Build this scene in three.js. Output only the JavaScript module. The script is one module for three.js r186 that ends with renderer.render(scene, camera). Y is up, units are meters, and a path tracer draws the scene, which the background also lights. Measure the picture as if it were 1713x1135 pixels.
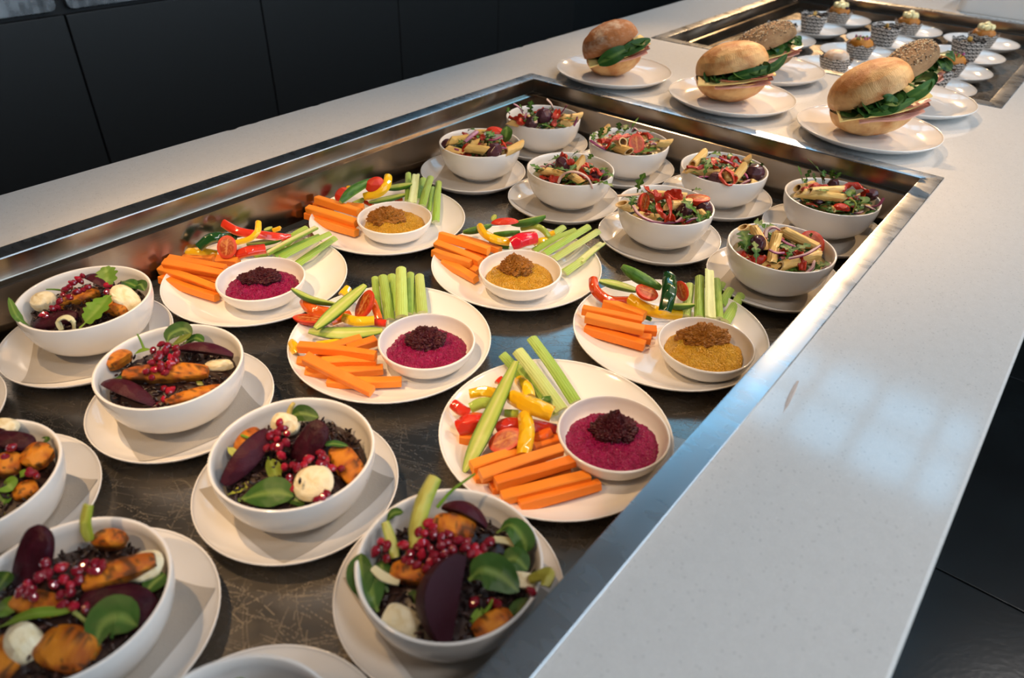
import * as THREE from 'three';
import { mergeGeometries, toCreasedNormals } from 'three/addons/utils/BufferGeometryUtils.js';
import { RoundedBoxGeometry } from 'three/addons/geometries/RoundedBoxGeometry.js';
import { RectAreaLightUniformsLib } from 'three/addons/lights/RectAreaLightUniformsLib.js';

// ---------- camera, sky, large lights, exposure ----------
const scene = new THREE.Scene();
const renderer = new THREE.WebGLRenderer({ antialias: true });
renderer.toneMapping = THREE.LinearToneMapping;
renderer.toneMappingExposure = 1.0;
renderer.shadowMap.enabled = true;
RectAreaLightUniformsLib.init();
const TOP = 0.9;                                        // height of the worktop
const camera = new THREE.PerspectiveCamera(50.4, 1713 / 1135, 0.05, 60);
const RIGHT = new THREE.Vector3(0.77767, 0.02884, -0.62801), UP = new THREE.Vector3(-0.38393, 0.81281, -0.4381), FORE = new THREE.Vector3(-0.49782, -0.58181, -0.64317);
camera.position.set(0, TOP + 0.4193, 0);
camera.up.copy(UP);
camera.lookAt(camera.position.clone().add(FORE));
camera.focus = 0.97;
camera.userData.fStop = 5.2;
scene.add(camera);
scene.background = new THREE.Color().setRGB(0.42, 0.72, 1.0);
scene.backgroundIntensity = 1.6;
function daylight(w, h, pos, look, rgb, k) {             // daylight in a window or rooflight opening
  const l = new THREE.RectAreaLight(new THREE.Color().setRGB(...rgb), k, w, h);
  l.position.set(...pos); l.lookAt(...look); scene.add(l);
}
daylight(3.2, 0.9, [-1.39, 3.1, -3.5], [-1.39, 0, -3.5], [0.2, 0.62, 1.0], 3.8);
daylight(5.0, 1.9, [2.52, 1.65, -1.5], [0, 1.65, -1.5], [0.86, 0.93, 1.0], 1.7);
const PANELS = [[1.05, -0.2], [1.15, -1.9], [1.15, -3.4]];
for (const [x, z] of PANELS) daylight(0.4, 0.4, [x, 2.975, z], [x, 0, z], [1.0, 0.92, 0.86], 31);   // neutral ceiling panels over the walkway
const LAMPS = [[-1.05, -0.05, -0.57, -0.4, 0.21, 1.2], [0.42, -2.7, -0.54, -0.88, 0.205, 1.8], [-1.5, -4.84, -0.52, -2.15, 0.21, 4.6], [-1.6, -2.2, -0.56, -1.42, 0.27, 1.3], [-0.6, 1.0, -0.6, -0.45, 0.21, 1.0]];   // track spots under the ceiling: x, z, aimed at x, z on the worktop, half angle, strength
const LAMP_RGB = [1.0, 0.63, 0.31], LAMP_CD = 8.0;

// ---------- helpers ----------
const rng = (s) => () => { s |= 0; s = (s + 0x6d2b79f5) | 0; let t = Math.imul(s ^ (s >>> 15), 1 | s); t = (t + Math.imul(t ^ (t >>> 7), 61 | t)) ^ t; return ((t ^ (t >>> 14)) >>> 0) / 4294967296; };
let R = rng(7);
const rr = (a, b) => a + (b - a) * R();
const V = (x, y, z) => Array.isArray(x) ? new THREE.Vector3(x[0], x[1], x[2]) : new THREE.Vector3(x, y, z);
const dir = (r, u, c) => new THREE.Vector3().addScaledVector(RIGHT, r).addScaledVector(UP, u).addScaledVector(FORE, -c).normalize();   // right, up, towards the viewer's side
const clamp = (x, a, b) => Math.min(b, Math.max(a, x)), lerp = (a, b, t) => a + (b - a) * t, smooth = (a, b, x) => { const t = clamp((x - a) / (b - a), 0, 1); return t * t * (3 - 2 * t); };
const mix = (a, b, t) => [lerp(a[0], b[0], t), lerp(a[1], b[1], t), lerp(a[2], b[2], t)];
const hash = (x, y, z) => { let h = Math.imul(x, 374761393) ^ Math.imul(y, 668265263) ^ Math.imul(z, 2147483647 ^ 0x5bd1e995); h = Math.imul(h ^ (h >>> 13), 1274126177); return ((h ^ (h >>> 16)) >>> 0) / 4294967296; };
function noise(x, y, z, per = 0) {
  const X = Math.floor(x), Y = Math.floor(y), Z = Math.floor(z), f = (t) => t * t * (3 - 2 * t), u = f(x - X), v = f(y - Y), w = f(z - Z), m = (n) => per ? ((n % per) + per) % per : n;
  const h = (i, j, k) => hash(m(X + i), m(Y + j), m(Z + k));
  return lerp(lerp(lerp(h(0, 0, 0), h(1, 0, 0), u), lerp(h(0, 1, 0), h(1, 1, 0), u), v), lerp(lerp(h(0, 0, 1), h(1, 0, 1), u), lerp(h(0, 1, 1), h(1, 1, 1), u), v), w);
}
const fbm = (x, y, z, o = 3) => { let s = 0, a = 0.5, n = 0; for (let i = 0; i < o; i++) { s += a * noise(x, y, z); n += a; a *= 0.5; x *= 2.03; y *= 2.03; z *= 2.03; } return s / n; };
const used = {};
const numbered = (n) => { const k = (used[n] = (used[n] ?? -1) + 1); return k ? n + '_' + String(k).padStart(3, '0') : n; };
function tag(o, label, category, group, kind) {
  if (label) o.userData.label = label;
  if (category) o.userData.category = category;
  if (group) o.userData.group = group;
  if (kind) o.userData.kind = kind;
  return o;
}
function part(name, geo, mat, parent) {
  const m = new THREE.Mesh(geo, mat); m.name = name; m.castShadow = m.receiveShadow = true; parent.add(m); return m;
}
function base(name, p, label, category, group, turn = 0) {
  const o = new THREE.Group(); o.name = numbered(name); o.position.set(...p); o.rotation.y = turn; scene.add(o); return tag(o, label, category, group);
}
function add(name, geo, mat, label, category, group, kind) {            // one mesh that is a thing: its origin goes to the middle of its base
  geo.computeBoundingBox();
  const b = geo.boundingBox, c = V((b.min.x + b.max.x) / 2, b.min.y, (b.min.z + b.max.z) / 2);
  geo.translate(-c.x, -c.y, -c.z);
  const m = part(numbered(name), geo, mat, scene); m.position.copy(c);
  return tag(m, label, category, group, kind);
}
const box = (x0, x1, y0, y1, z0, z1, r = 0) => (r ? new RoundedBoxGeometry(x1 - x0, y1 - y0, z1 - z0, 2, r) : new THREE.BoxGeometry(x1 - x0, y1 - y0, z1 - z0)).translate((x0 + x1) / 2, (y0 + y1) / 2, (z0 + z1) / 2);
function struct(name, geo, mat, parent = scene) { const m = part(parent === scene ? name : name, geo, mat, parent); if (parent === scene) m.userData.kind = 'structure'; return m; }

// ---------- textures and materials ----------
function tex(n, f, srgb, m = n) {
  const d = new Uint8Array(n * m * 4);
  for (let y = 0; y < m; y++) for (let x = 0; x < n; x++) { const c = f(x / n, y / m, x, y), o = (y * n + x) * 4; for (let k = 0; k < 3; k++) d[o + k] = clamp(Array.isArray(c) ? c[k] : c, 0, 1) * 255; d[o + 3] = 255; }
  const t = new THREE.DataTexture(d, n, m); t.wrapS = t.wrapT = THREE.RepeatWrapping; t.magFilter = THREE.LinearFilter; if (srgb) t.colorSpace = THREE.SRGBColorSpace; t.needsUpdate = true; return t;
}
const scaled = (t, u, v = u) => { const c = t.clone(); c.repeat.set(u, v); c.needsUpdate = true; return c; };
const quartzTex = tex(512, (u, v, x, y) => { const g = 0.86 + 0.015 * (noise(u * 64, v * 64, 1, 64) - 0.5) + 0.035 * (hash(x, y, 3) - 0.5), s = hash(x >> 1, y >> 1, 9); const k = s > 0.99 ? 0.9 : s < 0.004 ? 1.03 : 1; return [g * k, g * k * 0.99, g * k * 0.975]; }, true);
const grainTex = tex(256, (u, v) => 0.55 * noise(u * 32, v * 32, 2, 32) + 0.3 * noise(u * 64, v * 64, 5, 64) + 0.15 * noise(u * 128, v * 128, 8, 128));
const fibreTex = tex(256, (u, v) => 0.6 * noise(u * 8, v * 96, 2, 0) + 0.4 * noise(u * 24, v * 160, 4, 0));
const brushTex = tex(512, (u, v) => 0.5 * noise(u * 6, v * 256, 1) + 0.3 * noise(u * 14, v * 500, 2) + 0.2 * noise(u * 40, v * 40, 3));
const smearTex = tex(256, (u, v) => { const a = 0.5 * noise(u * 5, v * 5, 4, 5) + 0.3 * noise(u * 16, v * 16, 6, 16) + 0.2 * noise(u * 50, v * 8, 7); return 0.55 + 0.55 * (a - 0.35); });
const scratch = (() => {                                                   // worn pan floor: hundreds of fine scratches
  const n = 1024, a = new Float32Array(n * n), q = rng(5);
  for (let i = 0; i < 1500; i++) {
    let x = q() * n, y = q() * n, t = (q() < 0.6 ? -0.5 + (q() - 0.5) * 0.9 : q() * 6.28), L = 20 + q() * q() * 220, k = 0.25 + q() * 0.75, b = (q() - 0.5) * 0.004;
    for (let s = 0; s < L; s += 0.7) { x += Math.cos(t) * 0.7; y += Math.sin(t) * 0.7; t += b; const j = (((y | 0) % n + n) % n) * n + (((x | 0) % n + n) % n); a[j] = Math.max(a[j], k); }
  }
  return a;
})();
const scratchTex = tex(1024, (u, v, x, y) => 0.3 + 0.7 * scratch[y * 1024 + x]);
const panRough = tex(512, (u, v, x, y) => 0.2 + 0.07 * noise(u * 10, v * 10, 2, 10) + 0.04 * noise(u * 40, v * 40, 3, 40) + 0.22 * scratch[y * 2 * 1024 + x * 2]);
const tileTex = tex(512, (u, v) => { const c = 0.03 + 0.06 * (0.6 * noise(u * 7, v * 7, 3, 7) + 0.4 * noise(u * 26, v * 26, 5, 26)); return [c * 0.8, c * 1.02, c * 1.12]; }, true);
const wrapTex = tex(256, (u, v) => {                                        // printed paper: rows of interlocking dark arches
  const row = Math.floor(v * 6), x = (u * 9 + (row & 1) * 0.5) % 1, y = (v * 6) % 1, d = Math.hypot(x - 0.5, (y - 0.05) * 0.85), k = Math.abs(d - 0.5) < 0.15 || d < 0.22;
  return k ? [0.13, 0.125, 0.12] : [0.8, 0.77, 0.74];
}, true);
const M = {};
const std = (n, rgb, rough, o = {}) => { const m = new THREE.MeshStandardMaterial({ roughness: rough, ...o }); m.color.setRGB(...rgb); m.name = n; return (M[n] = m); };
const phy = (n, rgb, rough, o = {}) => { const m = new THREE.MeshPhysicalMaterial({ roughness: rough, ...o }); m.color.setRGB(...rgb); m.name = n; return (M[n] = m); };
const W1 = [1, 1, 1], VC = { vertexColors: true }, DS = { side: THREE.DoubleSide };
phy('porcelain', [0.83, 0.81, 0.785], 0.1, { ior: 1.5 });
phy('quartz', W1, 0.1, { map: scaled(quartzTex, 3), ior: 1.5 });
std('napkin', [0.46, 0.43, 0.39], 0.9, { bumpMap: scaled(grainTex, 6), bumpScale: 0.0002 });
std('steel', [0.3, 0.255, 0.21], 0.3, { metalness: 1, bumpMap: scaled(brushTex, 1.2, 6), bumpScale: 0.00003, roughnessMap: scaled(smearTex, 3) });
M.steel.roughness = 0.3;
std('flange', [0.56, 0.57, 0.58], 0.42, { metalness: 1, bumpMap: scaled(scratchTex, 4), bumpScale: 0.000025, roughnessMap: scaled(smearTex, 4) });
std('pan', [0.29, 0.27, 0.245], 1.0, { metalness: 1, bumpMap: scaled(scratchTex, 3), bumpScale: 0.00004, roughnessMap: scaled(panRough, 3) });
std('panel', [0.024, 0.0245, 0.0245], 0.45, { bumpMap: scaled(grainTex, 5), bumpScale: 0.0001 });
std('dark', [0.008, 0.008, 0.009], 0.6);
std('tile', W1, 0.22, { map: scaled(tileTex, 1), bumpMap: scaled(grainTex, 4), bumpScale: 0.00012 });
std('grout', [0.02, 0.021, 0.022], 0.9);
std('paint', [0.2, 0.195, 0.19], 0.9, { bumpMap: scaled(grainTex, 3), bumpScale: 0.0004 });
std('ceilingpaint', [0.5, 0.5, 0.5], 0.9);
std('darkwall', [0.03, 0.03, 0.03], 0.85);
std('frame', [0.5, 0.5, 0.5], 0.5);
phy('glass', [1, 1, 1], 0.02, { transmission: 1, thickness: 0, ior: 1.45 });
std('shade', [0.05, 0.05, 0.05], 0.4, { metalness: 0.6, side: THREE.DoubleSide });
std('diffuser', [0.9, 0.9, 0.9], 0.5, { emissive: new THREE.Color().setRGB(0.93, 0.97, 1), emissiveIntensity: 2 });
std('bulb', [1, 0.9, 0.8], 0.4, { emissive: new THREE.Color().setRGB(1, 0.62, 0.32), emissiveIntensity: 9 });
phy('carrot', W1, 0.42, { ...VC, bumpMap: scaled(fibreTex, 60, 60), bumpScale: 0.00025, ior: 1.4 });
phy('veg', W1, 0.32, { ...VC, bumpMap: scaled(fibreTex, 40, 40), bumpScale: 0.00018, ior: 1.4 });
phy('gloss', W1, 0.16, { ...VC, ior: 1.45, clearcoat: 0.5, clearcoatRoughness: 0.08 });
phy('tomato', W1, 0.27, { ...VC, ior: 1.45, bumpMap: scaled(grainTex, 50), bumpScale: 0.0002 });
phy('leaf', W1, 0.4, { ...VC, ...DS, specularIntensity: 0.6, ior: 1.4 });
phy('beet', W1, 0.42, { ...VC, specularIntensity: 0.6, bumpMap: scaled(grainTex, 40), bumpScale: 0.00035, ior: 1.4 });
phy('pumpkin', W1, 0.34, { ...VC, bumpMap: scaled(grainTex, 60), bumpScale: 0.0006, ior: 1.42 });
phy('cheese', W1, 0.4, { ...VC, bumpMap: scaled(grainTex, 40), bumpScale: 0.0003 });
phy('aril', [0.2, 0.008, 0.02], 0.1, { ior: 1.45, clearcoat: 1, clearcoatRoughness: 0.05 });
phy('aril_bright', [0.36, 0.012, 0.03], 0.1, { ior: 1.45, clearcoat: 1, clearcoatRoughness: 0.05 });
phy('grain', W1, 0.35, { ...VC });
phy('pasta', W1, 0.36, { ...VC, ior: 1.42 });
phy('olive', W1, 0.2, { ...VC, ior: 1.45 });
phy('hummus', W1, 0.22, { ...VC, bumpMap: scaled(grainTex, 3), bumpScale: 0.005, ior: 1.42 });
phy('relish', W1, 0.36, { ...VC, bumpMap: scaled(grainTex, 40), bumpScale: 0.003, ior: 1.42 });
std('crust', W1, 0.48, { ...VC, bumpMap: scaled(grainTex, 3), bumpScale: 0.0006 });
std('flour', W1, 0.7, { ...VC, bumpMap: scaled(grainTex, 3), bumpScale: 0.0006 });
std('brown', W1, 0.75, { ...VC, bumpMap: scaled(grainTex, 4), bumpScale: 0.001 });
std('crumb', [0.78, 0.62, 0.4], 0.9, { bumpMap: scaled(grainTex, 4), bumpScale: 0.0012 });
std('seedpale', [0.75, 0.6, 0.38], 0.5);
std('seeddark', [0.03, 0.026, 0.024], 0.4);
phy('ham', W1, 0.35, { ...VC, ior: 1.4 });
std('wrapper', W1, 0.8, { map: scaled(wrapTex, 1), side: THREE.DoubleSide });
std('cake', W1, 0.55, { ...VC, bumpMap: scaled(grainTex, 5), bumpScale: 0.0012 });
std('cream', [0.8, 0.7, 0.36], 0.45);
phy('melamine', [0.8, 0.77, 0.73], 0.2);
std('paper', [0.82, 0.8, 0.77], 0.9);

// ---------- shape makers ----------
function finish(pos, col, uv, idx, crease = 0.7) {
  const g = new THREE.BufferGeometry();
  g.setAttribute('position', new THREE.Float32BufferAttribute(pos, 3));
  if (col) g.setAttribute('color', new THREE.Float32BufferAttribute(col, 3));
  g.setAttribute('uv', new THREE.Float32BufferAttribute(uv, 2));
  g.setIndex(idx);
  return toCreasedNormals(g, crease);
}
const path = (pts) => pts.length === 2 ? new THREE.LineCurve3(pts[0], pts[1]) : new THREE.CatmullRomCurve3(pts, false, 'centripetal');
// a cross-section sec(t) -> [[x across, y along the normal] ...], anticlockwise, carried along points; n is the direction its y keeps to
function loft({ pts, n = V(0, 1, 0), seg = 8, sec, col, twist = 0, crease = 0.7, closed = true, cap }) {
  const c = path(pts.map((p) => Array.isArray(p) ? V(p) : p)), L = c.getLength(), pos = [], cl = [], uv = [], idx = [], T = new THREE.Vector3(), N = new THREE.Vector3(), B = new THREE.Vector3();
  let m = 0;
  for (let i = 0; i <= seg; i++) {
    const t = i / seg, P = c.getPoint(t); c.getTangent(t, T);
    N.copy(n).addScaledVector(T, -n.dot(T)); if (N.lengthSq() < 1e-6) N.set(0.3, 0.2, 0.9).addScaledVector(T, -T.z); N.normalize();
    if (twist) N.applyAxisAngle(T, twist * (t - 0.5));
    B.crossVectors(N, T).negate();
    const s = sec(t); m = s.length; let per = 0;
    s.forEach(([x, y, z = 0], k) => {
      pos.push(P.x + B.x * x + N.x * y + T.x * z, P.y + B.y * x + N.y * y + T.y * z, P.z + B.z * x + N.z * y + T.z * z);
      if (k) per += Math.hypot(x - s[k - 1][0], y - s[k - 1][1]);
      uv.push(t * L, per); if (col) cl.push(...col(t, k, m, x, y));
    });
  }
  const mm = closed ? m : m - 1;
  for (let i = 0; i < seg; i++) for (let k = 0; k < mm; k++) { const a = i * m + k, b = i * m + (k + 1) % m, d = a + m, e = b + m; idx.push(a, d, b, b, d, e); }
  if (closed) for (const [i, f] of [[0, 0], [seg, 1]]) {
    const o = i * m, q = pos.length / 3; let x = 0, y = 0, z = 0;
    for (let k = 0; k < m; k++) { x += pos[(o + k) * 3]; y += pos[(o + k) * 3 + 1]; z += pos[(o + k) * 3 + 2]; }
    for (let k = 0; k < m; k++) { const j = o + k; pos.push(pos[j * 3], pos[j * 3 + 1], pos[j * 3 + 2]); uv.push(k * 0.001, 0); if (col) cl.push(...(cap ? cap(f, k, m) : [cl[j * 3], cl[j * 3 + 1], cl[j * 3 + 2]])); }
    pos.push(x / m, y / m, z / m); uv.push(0, 0); if (col) cl.push(...(cap ? cap(f, -1, m) : col(f, 0, m, 0, 0)));
    for (let k = 0; k < m; k++) f ? idx.push(q + m, q + (k + 1) % m, q + k) : idx.push(q + m, q + k, q + (k + 1) % m);
  }
  return finish(pos, col && cl, uv, idx, crease);
}
const slab = (w, h, r = 0.3) => { const a = w / 2, b = h / 2, k = Math.min(w, h) * r; return [[-a + k, -b], [a - k, -b], [a, -b + k], [a, b - k], [a - k, b], [-a + k, b], [-a, b - k], [-a, -b + k]]; };
const cupped = (w, th, cup, q = 6) => { const o = []; for (let i = 0; i <= q; i++) { const u = i / q * 2 - 1; o.push([u * w / 2, -th / 2 + cup * (1 - u * u) - cup * 0.6]); } for (let i = q; i >= 0; i--) { const u = i / q * 2 - 1; o.push([u * w / 2 * 0.985, th / 2 + cup * (1 - u * u) - cup * 0.6 - th * 0.25 * u * u]); } return o; };
function blob(c, ax, rad, { nz = 0.08, fr = 3, flat = 1, col, crease = 1.2, seed = 0, w = 18, h = 12, pow = 1 } = {}) {   // a noisy ellipsoid; ax = [direction of the first radius, normal]
  const A = ax[0].clone().normalize(), N = ax[1].clone().addScaledVector(A, -ax[1].dot(A)).normalize(), B = new THREE.Vector3().crossVectors(N, A), pos = [], cl = [], uv = [], idx = [], C = Array.isArray(c) ? V(c) : c;
  const sp = (x) => Math.sign(x) * Math.pow(Math.abs(x), pow);
  for (let j = 0; j <= h; j++) for (let i = 0; i <= w; i++) {
    const th = i / w * 6.28318, ph = j / h * Math.PI, x = sp(Math.sin(ph)) * sp(Math.cos(th)), z = sp(Math.sin(ph)) * sp(Math.sin(th)), y = sp(Math.cos(ph));
    const k = 1 + nz * (fbm(Math.sin(ph) * Math.cos(th) * fr + 9 + seed, Math.cos(ph) * fr + seed * 1.7, Math.sin(ph) * Math.sin(th) * fr + 5) - 0.5) * 2;
    const X = x * rad[0] * k, Y = (y > 0 ? y * flat : y) * rad[1] * k, Z = z * rad[2] * k;
    pos.push(C.x + A.x * X + N.x * Y + B.x * Z, C.y + A.y * X + N.y * Y + B.y * Z, C.z + A.z * X + N.z * Y + B.z * Z);
    uv.push(i / w * 0.05, j / h * 0.03); if (col) cl.push(...col(x, y, z, k));
  }
  for (let j = 0; j < h; j++) for (let i = 0; i < w; i++) { const a = j * (w + 1) + i, b = a + 1, d = a + w + 1, e = d + 1; if (j) idx.push(a, d, b); if (j < h - 1) idx.push(b, d, e); }
  return finish(pos, col && cl, uv, idx, crease);
}
const spline = (p, n = 40) => new THREE.SplineCurve(p.map((q) => new THREE.Vector2(q[0], q[1]))).getPoints(n);

// ---------- the setting ----------
const X0 = -3.4, X1 = 2.4, Z0 = -7, Z1 = 2.5, H = 3.0;
const SKY = [-3.0, 0.22, -3.95, -3.05];                                     // rooflight opening x0 x1 z0 z1
{
  const fl = struct('floor', box(X0 - 0.1, X1 + 0.1, -0.15, -0.012, Z0 - 0.1, Z1 + 0.1), M.grout);
  const tg = new RoundedBoxGeometry(0.596, 0.012, 0.896, 1, 0.002); { const p = tg.attributes.position, u = tg.attributes.uv; for (let i = 0; i < p.count; i++) u.setXY(i, p.getX(i), p.getZ(i)); }
  let n = 0;
  for (let i = 0; i < 10; i++) for (let j = 0; j < 10; j++) {
    const x = -3.1 + i * 0.6 + 0.28, z = -6.35 + j * 0.9;
    if (x < X1 - 0.2 && z < Z1 - 0.2) { const t = part(n ? 'floor_tile_' + String(n).padStart(3, '0') : 'floor_tile', tg, M.tile, fl); t.position.set(x, -0.006, z + 0.0); n++; }
  }
  struct('wall_left', box(X0 - 0.2, X0, 0, H, Z0 - 0.2, Z1 + 0.2), M.darkwall);
  struct('wall_back', box(X0, X1, 0, H, Z0 - 0.2, Z0), M.darkwall);
  
  const ws = (a) => mergeGeometries(a.map((b) => box(...b)));
  struct('wall_right', ws([[X1, X1 + 0.2, 0, 0.7, Z0 - 0.2, Z1 + 0.2], [X1, X1 + 0.2, 2.6, H, Z0 - 0.2, Z1 + 0.2], [X1, X1 + 0.2, 0.7, 2.6, Z0 - 0.2, -4], [X1, X1 + 0.2, 0.7, 2.6, 1, Z1 + 0.2]]), M.paint);
  struct('wall_front', box(X0, X1, 0, H, Z1, Z1 + 0.2), M.paint);
  const win = struct('window_1', ws([[X1 + 0.02, X1 + 0.08, 0.7, 0.75, -4, 1], [X1 + 0.02, X1 + 0.08, 2.55, 2.6, -4, 1], [X1 + 0.02, X1 + 0.08, 0.7, 2.6, -4, -3.95], [X1 + 0.02, X1 + 0.08, 0.7, 2.6, 0.95, 1], [X1 + 0.02, X1 + 0.08, 0.7, 2.6, -2.36, -2.31], [X1 + 0.02, X1 + 0.08, 0.7, 2.6, -0.69, -0.64]]), M.frame);
  [[-3.95, -2.36], [-2.31, -0.69], [-0.64, 0.95]].forEach(([a, b], i) => part(i ? 'pane_00' + i : 'pane', box(X1 + 0.045, X1 + 0.055, 0.75, 2.55, a, b), M.glass, win));
  struct('ceiling', ws([[X0 - 0.2, X1 + 0.2, H, H + 0.2, Z0 - 0.2, SKY[2]], [X0 - 0.2, X1 + 0.2, H, H + 0.2, SKY[3], Z1 + 0.2], [X0 - 0.2, SKY[0], H, H + 0.2, SKY[2], SKY[3]], [SKY[1], X1 + 0.2, H, H + 0.2, SKY[2], SKY[3]]]), M.ceilingpaint);
  const bars = [[SKY[0], SKY[1], H + 0.01, H + 0.05, -3.52, -3.48]];
  for (let x = 0.03; x > SKY[0]; x -= 0.32) bars.push([x - 0.02, x + 0.02, H + 0.01, H + 0.06, SKY[2], SKY[3]]);
  const sl = struct('window_2', ws(bars), M.frame);
  part('pane', box(SKY[0], SKY[1], H + 0.065, H + 0.07, SKY[2], SKY[3]), M.glass, sl);
}

// ---------- counter, worktop, steel wells ----------
const WELL = [-0.9199, -0.1279, -1.2207, 0.25], WELL2 = [-0.9, -0.1279, -2.615, -1.677];
{
  const L = -1.0758, RR = 0.0407, ZF = -5.2, ZN = 0.75, sh = new THREE.Shape(), chips = [[-0.62, 0.006], [-0.66, 0.003], [-0.79, 0.004], [-1.05, 0.003], [-1.38, 0.007], [-1.47, 0.004], [-2.2, 0.005]];
  sh.moveTo(L, -ZN); sh.lineTo(RR, -ZN); sh.lineTo(RR, -ZF); sh.lineTo(L, -ZF);
  for (const [z, d] of chips.slice().reverse()) { sh.lineTo(L, -z + 0.012); sh.lineTo(L + d * 0.6, -z + 0.004); sh.lineTo(L + d * 0.5, -z - 0.003); sh.lineTo(L, -z - 0.009); }
  for (const w of [WELL, WELL2]) { const h = new THREE.Path(), e = 0.012; h.moveTo(w[0] + e, -w[3] + e); h.lineTo(w[0] + e, -w[2] - e); h.lineTo(w[1] - e, -w[2] - e); h.lineTo(w[1] - e, -w[3] + e); sh.holes.push(h); }
  const g = new THREE.ExtrudeGeometry(sh, { depth: 0.034, bevelEnabled: true, bevelThickness: 0.003, bevelSize: 0.003, bevelOffset: -0.003, bevelSegments: 2 }).rotateX(-Math.PI / 2).translate(0, TOP - 0.037, 0);
  tag(part('counter_worktop', g, M.quartz, scene), 'long white speckled quartz worktop around the two steel wells', 'worktop');
  const b = base('serving_counter', [-0.52, 0, -2.2], 'dark panelled base under the white quartz worktop', 'counter');
  part('front_panel', box(0.5, 0.52, 0.1, TOP - 0.04, -2.9, 2.85), M.panel, b); part('back_panel', box(-0.53, -0.51, 0.1, TOP - 0.04, -2.9, 2.85), M.panel, b);
  part('end_panel', box(-0.51, 0.5, 0.1, TOP - 0.04, -2.9, -2.88), M.panel, b); part('end_panel', box(-0.51, 0.5, 0.1, TOP - 0.04, 2.83, 2.85), M.panel, b); part('plinth', box(-0.45, 0.44, 0, 0.1, -2.86, 2.8), M.dark, b);
}
function well(w, floorY, label) {
  const [x0, x1, z0, z1] = w, cx = (x0 + x1) / 2, cz = (z0 + z1) / 2, o = base('steel_well', [cx, TOP - floorY - 0.002, cz], label, 'food well');
  const rim = [[0, 0.0003], [0.0002, 0.0016], [0.0009, 0.0022], [0.0255, 0.0022], [0.0272, 0.0018], [0.0279, 0.0004]], wall = [[0.0279, 0.0004], [0.0279, -0.0225], [0.0287, -0.024], [0.0410, -0.0246], [0.0424, -0.0254], [0.0428, -0.0275], [0.0434, -floorY + 0.012], [0.0458, -floorY + 0.0035], [0.0545, -floorY]];
  const side = (P, k) => {
    const pos = [], uv = [], idx = []; let per = 0;
    P.forEach(([d, y], i) => {
      if (i) per += Math.hypot(d - P[i - 1][0], y - P[i - 1][1]);
      const e2 = d > 0.0275 ? Math.max(0.0262, 0.0279 - (d - 0.0279) * 2) : d, A = [[x0 + d, z0 + d], [x1 - e2, z0 + d], [x1 - e2, z1 - d], [x0 + d, z1 - d]], a = A[k], b = A[(k + 1) % 4], l = Math.hypot(a[0] - b[0], a[1] - b[1]), s = 4;
      for (let q = 0; q <= s; q++) { pos.push(lerp(a[0], b[0], q / s) - cx, y + floorY + 0.002, lerp(a[1], b[1], q / s) - cz); uv.push((q / s - 0.5) * l, per); }
      if (i) for (let q = 0; q < s; q++) { const e = (i - 1) * (s + 1) + q; idx.push(e, e + s + 1, e + 1, e + 1, e + s + 1, e + s + 2); }
    });
    return finish(pos, null, uv, idx, 0.5);
  };
  for (let k = 0; k < 4; k++) part('rim_flange', side(rim, k), M.flange, o);
  for (let k = 0; k < 4; k++) part('side_wall', side(wall, k), M.steel, o);
  const pg = new RoundedBoxGeometry(x1 - x0 - 0.07, 0.002, z1 - z0 - 0.108, 1, 0.0008).translate(0, 0.0008, 0), p = pg.attributes.position; for (let i = 0; i < p.count; i++) pg.attributes.uv.setXY(i, p.getX(i), p.getZ(i));
  part('pan_floor', pg, M.pan, o);
}
well(WELL, 0.0905, 'large scratched steel cold well holding salads and vegetable plates');
well(WELL2, 0.05, 'smaller steel cold well holding the small cakes at the back');

// ---------- kitchen units behind the counter ----------
for (let k = 0; k < 7; k++) {
  const z = 0.64 - k * 0.6, u = base('kitchen_unit', [-2.5, 0, z], ['kitchen unit nearest the room front', 'second kitchen unit from the room front', 'dark kitchen unit cut off at top left corner', 'dark kitchen unit with second steel drawer from left', 'dark kitchen unit right of the steel drawers', 'dark kitchen unit behind the floury roll', 'last dark kitchen unit before the dark end'][k] + ' facing the white worktop', 'kitchen unit');
  part('carcass', box(-0.28, 0.28, 0.08, 1.3, -0.3, 0.3), M.dark, u); part('plinth', box(-0.25, 0.2, 0, 0.08, -0.3, 0.3), M.dark, u);
  part('door', box(0.28, 0.3, 0.1, 0.872, -0.2975, 0.2975, 0.002), M.panel, u);
  const s = new THREE.Shape(), a = 0.285, r = 0.016; s.moveTo(-a + r, 0.885); s.lineTo(a - r, 0.885); s.quadraticCurveTo(a, 0.885, a, 0.885 + r); s.lineTo(a, 1.1); s.lineTo(-a, 1.1); s.lineTo(-a, 0.885 + r); s.quadraticCurveTo(-a, 0.885, -a + r, 0.885);
  if (k < 3.5) part('drawer_front', new THREE.ExtrudeGeometry(s, { depth: 0.016, bevelThickness: 0.002, bevelSize: 0.002, bevelSegments: 2 }).rotateY(Math.PI / 2).translate(0.281, 0, 0), M.flange, u);
  else part('drawer_front', box(0.28, 0.3, 0.877, 1.28, -0.2975, 0.2975, 0.002), M.panel, u);
}
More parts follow.
